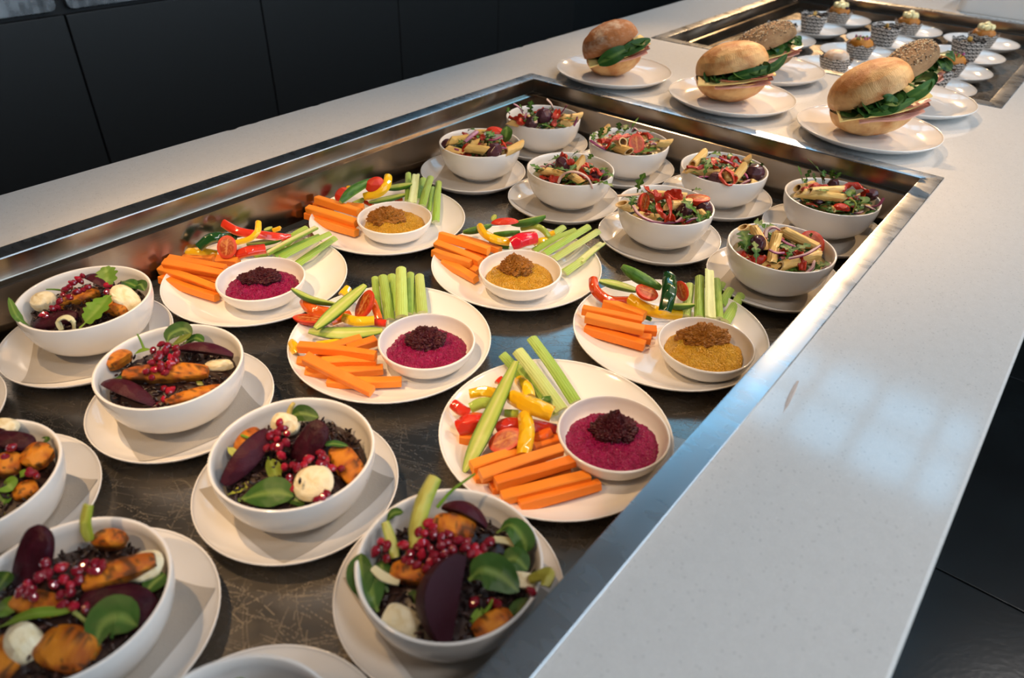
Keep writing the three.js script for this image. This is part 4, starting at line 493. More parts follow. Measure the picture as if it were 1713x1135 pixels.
{ R = rng(202); const D = inn('B2');
  pumpkin(D, [-.6314, .87, -.1991], [-.5777, .868, -.2562], 0.0185, 0.015, 'long roasted pumpkin slab across the middle', { n: dir(0, 0.7, 0.7) }); pumpkin(D, [-.6652, .864, -.1977], [-.6698, .864, -.2237], 0.017, 0.014, 'roasted pumpkin chunk at the left'); pumpkin(D, [-.5778, .858, -.209], [-.5557, .858, -.2584], 0.013, 0.01, 'roasted pumpkin strip along the front');
  beetWedge(D, [-.6267, .872, -.2528], [-.5794, .868, -.286], dir(0.1, 0.75, 0.6), 0.0125, 1.25, 'long dark beetroot wedge at the right'); beetWedge(D, [-.6393, .864, -.1814], [-.585, .854, -.2009], dir(0.35, 0.6, 0.75), 0.0155, 1.2, 'dark beetroot wedge at the lower left'); mozz(D, [-.5856, .863, -.2724], dir(1, 0.08, 0), dir(0, 0.8, 0.5), [0.0145, 0.006, 0.006], 'torn mozzarella strip under the beetroot', { nz: 0.2 });
  leaf(D, [[-.6392, .876, -.2501], [-.6429, .882, -.2575], [-.6393, .884, -.2709], [-.6291, .88, -.2732]], 'spinach', 'shiny spinach leaf standing at the back', { w: 0.016, n: dir(0, 0.3, 1) }); leaf(D, [[-.6322, .872, -.2636], [-.6269, .876, -.2747], [-.618, .874, -.2783]], 'spinach', 'dark spinach leaf behind the beetroot', { w: 0.013 }); leaf(D, [[-.6325, .878, -.2504], [-.6273, .881, -.2611], [-.6296, .882, -.2731]], 'spinach', 'olive green leaf over the seeds', { w: 0.011, c: [0.11, 0.14, 0.025] });
  stem(D, [[-.6511, .874, -.2317], [-.6554, .882, -.2327], [-.6568, .89, -.2322]], 'upright thin green stem', [0.16, 0.3, 0.02], 0.0014); leaf(D, [[-.6536, .872, -.2218], [-.6489, .875, -.2281], [-.6447, .875, -.2356]], 'spinach', 'bright green leaf strip above the pumpkin', { w: 0.0065, c: [0.14, 0.26, 0.02] }); leaf(D, [[-.6484, .86, -.1939], [-.6394, .862, -.1984], [-.6341, .86, -.1976]], 'spinach', 'small green leaf left of the pumpkin', { w: 0.008 }); add('pumpkin_seed', blob([-.5769, .861, -.2448], [dir(1, -0.15, 0), NUP], [0.0055, 0.0016, 0.0028], { nz: 0, col: () => [0.2, 0.22, 0.04] }), M.grain, 'single green pumpkin seed ' + D, 'seed');
  arils(D, 0, [[-.6283, .887, -.2395], [-.6208, .887, -.2442], [-.627, .885, -.2312], [-.6135, .886, -.2309], [-.6138, .885, -.2464], [-.607, .883, -.2441], [-.6149, .881, -.2224], [-.6126, .884, -.2289], [-.6018, .88, -.2334], [-.6015, .881, -.2385], [-.6083, .879, -.2105], [-.6037, .88, -.2176], [-.5992, .88, -.2237], [-.5986, .877, -.2105], [-.5981, .879, -.2298], [-.6038, .881, -.2257], [-.5937, .862, -.2166], [-.5869, .862, -.2209], [-.5842, .859, -.2112], [-.5822, .857, -.2035], [-.6071, .883, -.2373], [-.6151, .886, -.2379], [-.5951, .878, -.2226], [-.6177, .883, -.2281]]);
}
{ R = rng(203); const D = inn('B3');
  beetWedge(D, [-.4477, .856, -.1845], [-.4565, .874, -.2392], dir(0.55, 0.35, 0.75), 0.0195, 1.15, 'long dark beetroot wedge at the left'); beetSlab(D, [-.4141, .875, -.2531], dir(0.55, 0.85, 0), dir(-0.1, 0.3, 1), [0.022, 0.0125, 0.0055], 'tall beetroot slice leaning in the middle'); mozz(D, [-.4545, .871, -.2569], dir(1, -0.35, 0), dir(0, 0.45, 1), [0.0135, 0.01, 0.007], 'mozzarella piece topped with seeds'); mozz(D, [-.3782, .871, -.2279], dir(1, 0.1, 0), dir(0.05, 0.55, 1), [0.0168, 0.0155, 0.005], 'round mozzarella slice with one black seed', { nz: 0.03, pow: 0.9 }); add('black_seed', blob([-.382, .879, -.2184], [dir(0.1, 1, 0), dir(0, 0.4, 1)], [0.003, 0.0012, 0.0014], { nz: 0, w: 10, h: 8, col: () => [0.015, 0.01, 0.01] }), M.grain, 'single black seed on the mozzarella slice ' + D, 'seed');
  pumpkin(D, [-.466, .862, -.2138], [-.4672, .868, -.2385], 0.018, 0.012, 'roasted pumpkin piece at the upper left', { n: dir(-0.2, 0.5, 1) }); pumpkin(D, [-.4015, .866, -.2693], [-.3591, .858, -.2601], 0.022, 0.015, 'roasted pumpkin piece at the right rim', { n: dir(0.1, 0.6, 0.8) }); leaf(D, [[-.4757, .864, -.2097], [-.4673, .864, -.21], [-.4612, .862, -.2097]], 'spinach', 'pale green stub at the left rim', { w: 0.008, c: [0.36, 0.36, 0.1] }); leaf(D, [[-.4365, .854, -.1816], [-.4289, .858, -.1944], [-.4266, .858, -.2153]], 'spinach', 'yellow-green leaf stalk at the lower left', { w: 0.0085, c: [0.3, 0.34, 0.04] });
  leaf(D, [[-.4222, .856, -.1829], [-.4076, .864, -.1955], [-.3959, .866, -.2055], [-.3845, .864, -.2116]], 'spinach', 'large glossy spinach leaf at the front', { w: 0.026, n: dir(0, 0.6, 1), twist: 0.1 }); leaf(D, [[-.3876, .86, -.2065], [-.3822, .862, -.2112], [-.3761, .858, -.2151]], 'spinach', 'spinach leaf tip at the front rim', { w: 0.011 }); leaf(D, [[-.4569, .874, -.2639], [-.4491, .878, -.2708], [-.4339, .876, -.2793]], 'spinach', 'dark spinach leaf at the back', { w: 0.016, n: dir(0, 0.4, 1) }); leaf(D, [[-.4052, .876, -.258], [-.3973, .876, -.2662], [-.3881, .873, -.2741]], 'spinach', 'narrow green leaf at the right', { w: 0.0075 }); leaf(D, [[-.4375, .866, -.2248], [-.4238, .864, -.2205], [-.4048, .862, -.2113]], 'spinach', 'thick olive green leaf stalk in the middle', { w: 0.0125, c: [0.13, 0.17, 0.02], fold: 0.5 }); stem(D, [[-.4708, .872, -.2226], [-.4625, .873, -.2241], [-.455, .872, -.2263]], 'short green stem on the pumpkin'); stem(D, [[-.4624, .872, -.2668], [-.4623, .878, -.2701], [-.4614, .882, -.2735]], 'pale yellow stalk at the back rim', [0.55, 0.45, 0.14], 0.003);
  arils(D, 0, [[-.4501, .881, -.2492], [-.4413, .881, -.2458], [-.4453, .879, -.2356], [-.4338, .881, -.2354], [-.4319, .878, -.2291], [-.4251, .88, -.2314], [-.4373, .875, -.2259], [-.4186, .876, -.2285], [-.4102, .872, -.2232], [-.3989, .87, -.2189], [-.39, .866, -.2148], [-.3949, .88, -.2375], [-.3948, .878, -.2508], [-.3862, .878, -.2411], [-.387, .875, -.2503], [-.3799, .873, -.2478], [-.3755, .87, -.2536], [-.3572, .876, -.226], [-.3588, .874, -.2205], [-.3612, .873, -.2172], [-.4344, .881, -.2455], [-.4429, .88, -.2396], [-.447, .875, -.2291], [-.3955, .878, -.2319], [-.3975, .876, -.2271], [-.4261, .88, -.2374], [-.4049, .874, -.229], [-.383, .875, -.2452], [-.3903, .878, -.248], [-.3945, .867, -.2164]]);
}
{ R = rng(204); const D = inn('B4');
  beetWedge(D, [-.225, .886, -.2464], [-.198, .858, -.1997], dir(-1, 0.02, 0.42), 0.031, 0.85, 'huge dark beetroot half slice at the front'); beetWedge(D, [-.2722, .882, -.269], [-.2368, .874, -.2811], dir(0.4, 0.7, 0.4), 0.014, 1.1, 'red beetroot wedge at the back'); strip(D, 'courgette_slice', [[-.2643, .878, -.2317], [-.2725, .886, -.2415], [-.2811, .894, -.258], [-.2866, .902, -.2772]], 'tall curved pale green courgette slice with dark spots', 'courgette', [0.45, 0.44, 0.1], { c2: [0.3, 0.36, 0.03], w: 0.0135, th: 0.004, n: dir(-0.4, 0.3, 1), twist: 0.3, cup: 0.2 });
  strip(D, 'courgette_slice', [[-.2947, .884, -.2311], [-.2837, .878, -.226], [-.2733, .87, -.2205]], 'small pale courgette sliver at the left', 'courgette', [0.5, 0.5, 0.14], { c2: [0.22, 0.3, 0.03], w: 0.008, th: 0.003 }); stem(D, [[-.2734, .886, -.266], [-.27, .896, -.2783], [-.2606, .908, -.296]], 'long thin green stem reaching over the rim', [0.13, 0.28, 0.02], 0.0016); pumpkin(D, [-.2693, .878, -.258], [-.2426, .874, -.275], 0.019, 0.015, 'roasted pumpkin chunk on top', { n: dir(0, 0.4, 1) }); pumpkin(D, [-.2684, .868, -.2117], [-.2431, .868, -.2262], 0.016, 0.012, 'roasted pumpkin piece left of the beetroot'); pumpkin(D, [-.1909, .858, -.2162], [-.1803, .86, -.2435], 0.018, 0.012, 'browned roasted pumpkin at the lower right');
  mozz(D, [-.2375, .858, -.1911], dir(1, -0.45, 0), dir(0, 0.5, 1), [0.0145, 0.0105, 0.0065], 'cut mozzarella piece at the lower left', { pow: 0.6 }); mozz(D, [-.188, .87, -.2664], dir(1, -0.15, 0), dir(0, 0.6, 1), [0.012, 0.006, 0.005], 'long pale mozzarella sliver at the right'); strip(D, 'courgette_slice', [[-.1827, .876, -.2673], [-.1768, .882, -.2709], [-.1714, .886, -.2739], [-.1682, .882, -.2653]], 'yellow-green courgette end on the right rim', 'courgette', [0.4, 0.38, 0.06], { w: 0.009, th: 0.003 }); strip(D, 'courgette_slice', [[-.2784, .872, -.2027], [-.2678, .87, -.2035], [-.2572, .868, -.2089]], 'whitish courgette sliver left of the pumpkin', 'courgette', [0.6, 0.56, 0.36], { w: 0.007, th: 0.0022 }); strip(D, 'courgette_slice', [[-.2266, .874, -.2785], [-.2168, .874, -.2844], [-.2072, .87, -.2871]], 'whitish sliver by the right rim', 'courgette', [0.58, 0.56, 0.34], { w: 0.006, th: 0.002 });
  for (const [P, w] of [[[[-.2673, .86, -.1829], [-.2822, .868, -.1933], [-.2924, .876, -.2041]], 0.02], [[[-.2573, .856, -.1865], [-.2716, .864, -.1928], [-.2844, .87, -.2031]], 0.022], [[[-.2627, .858, -.2014], [-.2725, .864, -.2053], [-.2817, .866, -.2139]], 0.016], [[[-.2296, .872, -.2856], [-.2222, .88, -.2932], [-.2067, .876, -.2909], [-.2015, .87, -.2871]], 0.019], [[[-.2095, .87, -.2663], [-.2031, .874, -.2746], [-.1905, .87, -.2754]], 0.02], [[[-.2997, .876, -.2357], [-.2974, .882, -.2424], [-.2923, .882, -.2481]], 0.009], [[[-.1739, .856, -.2381], [-.1777, .862, -.2481], [-.1756, .866, -.26]], 0.014], [[[-.2435, .858, -.2047], [-.2428, .862, -.2103], [-.2464, .862, -.2159]], 0.012]]) leaf(D, P, 'spinach', '', { w });
  leaf(D, [[-.2164, .874, -.2387], [-.2125, .88, -.2472], [-.2014, .878, -.254], [-.184, .87, -.2567]], 'spinach', 'broad dark spinach leaf right of the beetroot', { w: 0.026, n: dir(0, 0.5, 1), twist: 0 }); leaf(D, [[-.1932, .854, -.2146], [-.1961, .86, -.2242], [-.2003, .862, -.2343]], 'spinach', 'narrow bright leaf at the lower right', { w: 0.01, c: [0.13, 0.24, 0.02] }); leaf(D, [[-.1929, .854, -.2091], [-.1861, .856, -.219], [-.1806, .858, -.2318]], 'spinach', 'bright leaf strip along the front rim', { w: 0.0075, c: [0.15, 0.26, 0.02] }); stem(D, [[-.1961, .862, -.2327], [-.1947, .866, -.2365], [-.1959, .868, -.2411]], 'tiny green stem beside two seeds');
  arils(D, 0, [[-.2879, .878, -.2189], [-.2872, .874, -.2129], [-.2765, .872, -.2147], [-.2724, .878, -.2284], [-.2633, .877, -.2277], [-.2652, .874, -.2221], [-.267, .886, -.2401], [-.2659, .889, -.2487], [-.26, .882, -.237], [-.2572, .886, -.2448], [-.2469, .885, -.2408], [-.2551, .879, -.2298], [-.2537, .875, -.224], [-.2464, .878, -.2291], [-.2462, .881, -.2353], [-.2509, .886, -.2472], [-.2436, .885, -.2474], [-.2406, .885, -.2528], [-.2361, .883, -.2587], [-.237, .884, -.2446], [-.241, .883, -.2404], [-.227, .882, -.2529], [-.2271, .882, -.2574], [-.2242, .88, -.263], [-.225, .88, -.2707], [-.2169, .878, -.259], [-.2182, .877, -.2538], [-.2606, .888, -.2489], [-.2328, .884, -.2528], [-.2463, .876, -.2248], [-.2603, .874, -.2228], [-.2417, .88, -.2326], [-.2061, .864, -.2325], [-.1965, .865, -.2407], [-.1911, .865, -.2421], [-.1759, .876, -.2597], [-.2529, .882, -.236], [-.2631, .88, -.2318], [-.2824, .876, -.2196], [-.2232, .88, -.2562], [-.2488, .885, -.253], [-.2629, .886, -.2423]]);
}
{ R = rng(205); const D = inn('B5');
  beetSlab(D, [-.4699, .874, -.0483], dir(0.3, 1, 0), dir(-0.1, 0.35, 1), [0.025, 0.0135, 0.006], 'tall beetroot slice at the upper left'); beetSlab(D, [-.3935, .866, -.0706], dir(1, -0.3, 0), dir(0, 0.8, 0.7), [0.026, 0.0165, 0.006], 'wide dark beetroot slice at the right'); pumpkin(D, [-.4203, .874, -.0609], [-.3995, .878, -.1038], 0.0165, 0.012, 'long roasted pumpkin wedge at the right', { n: dir(0, 0.7, 0.7) }); pumpkin(D, [-.4596, .868, -.0859], [-.44, .87, -.1004], 0.014, 0.014, 'roasted pumpkin piece at the back'); pumpkin(D, [-.4095, .86, -.0242], [-.3747, .856, -.0407], 0.03, 0.02, 'thick roasted pumpkin piece at the front'); pumpkin(D, [-.4349, .858, .0023], [-.4057, .854, -.0054], 0.03, 0.018, 'roasted pumpkin piece in the frame corner'); pumpkin(D, [-.4549, .864, -.0258], [-.4218, .864, -.0436], 0.018, 0.012, 'roasted pumpkin piece under the seeds');
  mozz(D, [-.415, .862, -.0157], dir(0.5, -1, 0), dir(0, 0.5, 1), [0.0165, 0.012, 0.01], 'cone-shaped mozzarella piece at the front', { pow: 1 }); mozz(D, [-.4074, .87, -.0968], dir(1, 0.2, 0), dir(0, 0.7, 0.7), [0.014, 0.012, 0.007], 'mozzarella slice behind the pumpkin wedge'); strip(D, 'courgette_slice', [[-.4571, .874, -.0817], [-.46, .888, -.0846], [-.4628, .9, -.092]], 'upright yellow-green courgette sliver', 'courgette', [0.45, 0.46, 0.08], { c2: [0.3, 0.36, 0.03], w: 0.0085, th: 0.003 });
  leaf(D, [[-.3754, .86, -.0414], [-.3862, .868, -.0557], [-.3811, .87, -.0653], [-.3683, .866, -.07]], 'spinach', 'large spinach leaf at the front right', { w: 0.03, n: dir(0, 0.6, 1), twist: 0 }); leaf(D, [[-.441, .864, -.0095], [-.4266, .872, -.0278], [-.4073, .872, -.0476]], 'spinach', 'long green leaf stalk across the middle', { w: 0.009, c: [0.12, 0.22, 0.02] }); leaf(D, [[-.4732, .862, -.0198], [-.4724, .87, -.0286], [-.4741, .872, -.0332]], 'spinach', '', { w: 0.018 }); leaf(D, [[-.4594, .862, -.0114], [-.4506, .866, -.0201], [-.4449, .864, -.0218]], 'spinach', '', { w: 0.016, c: [0.1, 0.2, 0.02] }); leaf(D, [[-.3899, .864, -.0855], [-.3911, .868, -.0964], [-.3916, .868, -.104]], 'spinach', '', { w: 0.02 }); stem(D, [[-.4082, .87, -.0474], [-.3966, .868, -.0493], [-.3856, .864, -.0501]], 'pale green stem beside the spinach leaf', [0.24, 0.3, 0.08], 0.0018);
  arils(D, 0, [[-.4494, .884, -.0503], [-.4407, .882, -.0491], [-.4424, .882, -.0426], [-.4453, .88, -.0368], [-.4389, .882, -.0572], [-.4282, .882, -.0622], [-.4197, .883, -.0685], [-.4176, .885, -.0748], [-.4285, .883, -.0676], [-.4313, .88, -.0474], [-.4219, .879, -.055], [-.435, .876, -.0342], [-.4416, .876, -.0323], [-.4306, .88, -.0544], [-.4098, .874, -.0494], [-.4035, .872, -.0539], [-.4172, .873, -.0445], [-.4193, .877, -.0515], [-.4431, .883, -.0461], [-.4172, .883, -.0706], [-.4421, .878, -.0364], [-.423, .88, -.0608], [-.4233, .876, -.0466], [-.4461, .877, -.0314], [-.4215, .885, -.0742]]);
}
{ R = rng(206); const D = inn('B6');
  beetSlab(D, [-.6091, .874, -.0917], dir(1, -0.2, 0), dir(0, 0.7, 0.7), [0.018, 0.009, 0.005], 'beetroot slice at the back'); beetSlab(D, [-.6321, .874, -.0778], dir(1, 0.1, 0), dir(0, 0.7, 0.7), [0.018, 0.009, 0.005], 'beetroot slice beyond the picture edge'); pumpkin(D, [-.5936, .868, -.092], [-.5737, .866, -.1023], 0.024, 0.015, 'rounded roasted pumpkin piece at the right'); pumpkin(D, [-.5977, .868, -.0663], [-.5841, .868, -.0852], 0.022, 0.014, 'roasted pumpkin piece in the middle'); pumpkin(D, [-.5619, .858, -.0671], [-.557, .86, -.0843], 0.016, 0.012, 'roasted pumpkin piece at the front'); mozz(D, [-.6343, .874, -.094], dir(1, -0.1, 0), dir(0, 0.7, 0.7), [0.012, 0.008, 0.006], 'mozzarella piece at the back rim');
  leaf(D, [[-.5767, .862, -.0634], [-.5701, .866, -.0676], [-.5634, .864, -.0688]], 'spinach', '', { w: 0.016, c: [0.1, 0.2, 0.02] }); leaf(D, [[-.5597, .856, -.0546], [-.5626, .86, -.0608], [-.563, .86, -.0655]], 'spinach', '', { w: 0.014, c: [0.06, 0.15, 0.02] }); leaf(D, [[-.5729, .864, -.0782], [-.5737, .866, -.0821], [-.5774, .866, -.0855]], 'spinach', '', { w: 0.008, c: [0.13, 0.26, 0.02] }); leaf(D, [[-.5972, .868, -.1082], [-.5931, .872, -.1102], [-.5946, .874, -.1121]], 'spinach', '', { w: 0.009 }); leaf(D, [[-.5569, .854, -.051], [-.5543, .856, -.0543], [-.5542, .856, -.056]], 'spinach', 'yellow leaf tip at the front rim', { w: 0.008, c: [0.6, 0.5, 0.02] });
  arils(D, 0, [[-.5943, .88, -.0859], [-.5643, .87, -.0851], [-.5592, .869, -.0864], [-.5674, .87, -.0861], [-.5912, .875, -.0792]]);
}
{ R = rng(207); const D = inn('B7'), [x, z] = BOWLS.B7, at = (u, y, w) => [x + u, TOP + y, z + w];
  leaf(D, [at(-0.05, -0.036, -0.026), at(-0.036, -0.028, -0.034), at(-0.024, -0.028, -0.03)], 'spinach', 'pale green leaf tip at the back', { w: 0.009, c: [0.22, 0.34, 0.04] }); pumpkin(D, at(-0.012, -0.032, -0.05), at(0.012, -0.034, -0.046), 0.016, 0.014, 'roasted pumpkin piece at the back'); beetSlab(D, at(-0.03, -0.036, 0.015), V(1, 0, 0.3), V(0, 1, 0.2), [0.02, 0.012, 0.005], 'beetroot slice in the middle'); arils(D, 0, [at(-0.048, -0.034, -0.014), at(0.018, -0.034, -0.04), at(-0.04, -0.034, -0.008), at(0, -0.034, -0.02)]);
}
// pasta bowls: [rocket leaves], then single pieces
const rocket = (D, list) => list.forEach(([P, w, what]) => leaf(D, P, 'rocket', what, { w: w ?? 0.012 }));
{ R = rng(301); const D = inn('P8');
  penne(D, [-.2993, .886, -.8856], [-.2872, .876, -.9043]); penne(D, [-.292, .887, -.8972], [-.2582, .872, -.8728], { r: 0.0065 }); penne(D, [-.2563, .888, -.8979], [-.2398, .87, -.8493], { what: 'upright penne tube standing in the middle', r: 0.0064 }); penne(D, [-.2567, .888, -.909], [-.2116, .878, -.9135], { r: 0.0068, what: 'large penne tube lying at the back' }); penne(D, [-.2291, .868, -.8458], [-.1986, .876, -.8927], { r: 0.0066 }); penne(D, [-.2524, .864, -.8471], [-.2306, .865, -.8515], { r: 0.0052 }); penne(D, [-.2273, .872, -.9227], [-.2071, .87, -.9183]);
  olive(D, [-.2684, .88, -.8644], 0.0112, 'large dark olive in front of the penne', dir(0.1, 1, 0), 1.1); roast(D, [[-.2854, .866, -.8578], [-.275, .87, -.8465], [-.2669, .868, -.8454]], { w: 0.01 }); roast(D, [[-.2644, .868, -.8398], [-.258, .872, -.8438], [-.2527, .87, -.8586]], { w: 0.013 }); roast(D, [[-.2207, .88, -.8815], [-.21, .878, -.8698], [-.2025, .868, -.8596]], { w: 0.0095 }); roast(D, [[-.2345, .88, -.8638], [-.2282, .884, -.8702], [-.219, .882, -.8729]], { w: 0.008 }); tomato(D, [-.2192, .87, -.9351], dir(-0.4, 0.4, 0.8), dir(0.7, -0.7, 0), 0.017, 'thin red tomato slice by the right rim', { el: 1.1 });
  onion(D, [[-.2658, .882, -.885], [-.2702, .888, -.8968], [-.2645, .892, -.9029], [-.2574, .888, -.9083]], 'pale onion arc at the back', { w: 0.006, c: [0.62, 0.5, 0.44] }); onion(D, [[-.2477, .884, -.8527], [-.237, .886, -.8469], [-.2302, .884, -.8579]], undefined, { c: [0.45, 0.2, 0.32] }); onion(D, [[-.2209, .882, -.8505], [-.206, .888, -.8647], [-.1984, .892, -.893]]); onion(D, [[-.2485, .882, -.895], [-.237, .882, -.8888], [-.2275, .88, -.8914]], undefined, { c: [0.4, 0.12, 0.25] }); onion(D, [[-.1968, .868, -.8547], [-.1933, .874, -.8638], [-.1956, .878, -.875]]); onion(D, [[-.1843, .87, -.8762], [-.1803, .874, -.8804], [-.1786, .876, -.8874]], undefined, { c: [0.6, 0.5, 0.38] });
  rocket(D, [[[[-.2759, .874, -.8466], [-.2803, .884, -.8557], [-.2944, .888, -.8691]], 0.022, 'broad pale green leaf left of the olive'], [[[-.2508, .876, -.8227], [-.255, .888, -.8258], [-.2693, .888, -.8527]], 0.01, 'pointed rocket leaf in front of the olive'], [[[-.2713, .882, -.9029], [-.2811, .89, -.902], [-.291, .892, -.8994]], 0.016], [[[-.2287, .88, -.869], [-.22, .886, -.8779], [-.2114, .886, -.8991]], 0.011], [[[-.225, .878, -.8513], [-.2244, .884, -.8631], [-.2343, .884, -.8807]], 0.01], [[[-.2424, .882, -.8677], [-.2383, .886, -.8695], [-.2237, .884, -.8637]], 0.01], [[[-.1925, .868, -.8635], [-.1859, .876, -.8707], [-.177, .88, -.8768]], 0.013], [[[-.223, .864, -.8504], [-.2127, .866, -.8575], [-.2029, .864, -.861]], 0.014], [[[-.2245, .878, -.9269], [-.2216, .884, -.9255], [-.2204, .888, -.9275]], 0.006], [[[-.2893, .87, -.8553], [-.2878, .876, -.8581], [-.2796, .872, -.8536]], 0.009], [[[-.2381, .88, -.8929], [-.2236, .866, -.8554], [-.2172, .864, -.8506]], 0.008], [[[-.2705, .88, -.9326], [-.2719, .884, -.9235], [-.2781, .882, -.9143]], 0.01]]);
}
{ R = rng(302); const D = inn('P7');
  penne(D, [-.288, .88, -1.0647], [-.2316, .878, -1.094], { r: 0.0072, what: 'large penne tube lying in front' }); penne(D, [-.2757, .886, -1.065], [-.2424, .884, -1.1112], { r: 0.0056 }); penne(D, [-.297, .88, -1.0805], [-.2879, .876, -1.1179]); penne(D, [-.256, .868, -1.0799], [-.2427, .862, -1.085]); roast(D, [[-.2866, .884, -1.0683], [-.2808, .888, -1.0833], [-.2606, .886, -1.1007]], { w: 0.0095 }); roast(D, [[-.2418, .884, -1.1095], [-.2306, .89, -1.1271], [-.2136, .888, -1.1306], [-.2072, .878, -1.127]], { w: 0.012 }); olive(D, [-.2585, .882, -1.1241], 0.0085, 'dark olive behind the penne'); olive(D, [-.2615, .87, -1.0781], 0.007, 'small purple olive at the front'); olive(D, [-.2038, .878, -1.1373], 0.009, 'dark olive at the right rim'); tomato(D, [-.2269, .868, -1.0789], dir(0.1, -0.8, -0.4), dir(1, -0.1, 0), 0.0105, 'small tomato half at the front rim', { el: 1.25 });
  rocket(D, [[[[-.2961, .878, -1.104], [-.3005, .894, -1.0951], [-.309, .908, -1.0942]], 0.008], [[[-.2918, .878, -1.108], [-.294, .892, -1.1037], [-.2935, .902, -1.1105]], 0.007], [[[-.2725, .88, -1.1234], [-.2785, .9, -1.1115], [-.2974, .922, -1.0939]], 0.015, 'tallest rocket sprig standing up'], [[[-.2708, .88, -1.125], [-.2741, .892, -1.1183], [-.277, .902, -1.1219]], 0.009], [[[-.2665, .882, -1.1341], [-.2666, .892, -1.1329], [-.2659, .904, -1.1272]], 0.01], [[[-.263, .882, -1.1373], [-.2578, .892, -1.1334], [-.2552, .902, -1.1305]], 0.01], [[[-.2784, .88, -1.1142], [-.2849, .888, -1.1134], [-.2897, .896, -1.1141]], 0.009], [[[-.2763, .886, -1.0789], [-.2609, .89, -1.07], [-.2538, .888, -1.0862]], 0.009], [[[-.182, .866, -1.1019], [-.1869, .87, -1.0963], [-.1946, .866, -1.0872]], 0.008], [[[-.1817, .876, -1.1007], [-.186, .874, -1.0925], [-.1928, .868, -1.0865]], 0.011], [[[-.2843, .88, -1.105], [-.2913, .886, -1.0947], [-.2956, .89, -1.0971]], 0.01]]);
  for (const [P, w] of [[[[-.2181, .878, -1.1028], [-.2235, .886, -1.0952], [-.2241, .892, -1.1049]], 0.014], [[[-.2123, .876, -1.0863], [-.2176, .882, -1.0708], [-.2234, .884, -1.0734]], 0.014], [[[-.2097, .878, -1.0898], [-.2036, .884, -1.0916], [-.2068, .886, -1.1035]], 0.017], [[[-.2099, .874, -1.0807], [-.2039, .878, -1.0747], [-.2007, .876, -1.0834]], 0.014]]) leaf(D, P, 'spinach', '', { w, c: [0.06, 0.15, 0.02] }); stem(D, [[-.2179, .89, -1.071], [-.2046, .892, -1.0537], [-.2057, .876, -1.0589]], 'curved pale stem on the round leaves', [0.3, 0.38, 0.06], 0.0016); onion(D, [[-.1915, .876, -1.0985], [-.1831, .882, -1.0991], [-.181, .89, -1.1083]], undefined, { c: [0.24, 0.05, 0.1] }); onion(D, [[-.2007, .874, -1.1027], [-.1916, .876, -1.0951], [-.1827, .874, -1.0955]], undefined, { c: [0.62, 0.5, 0.44] }); onion(D, [[-.2103, .866, -1.0828], [-.2027, .868, -1.0841], [-.1994, .868, -1.0939]], undefined, { c: [0.6, 0.48, 0.5] });
}
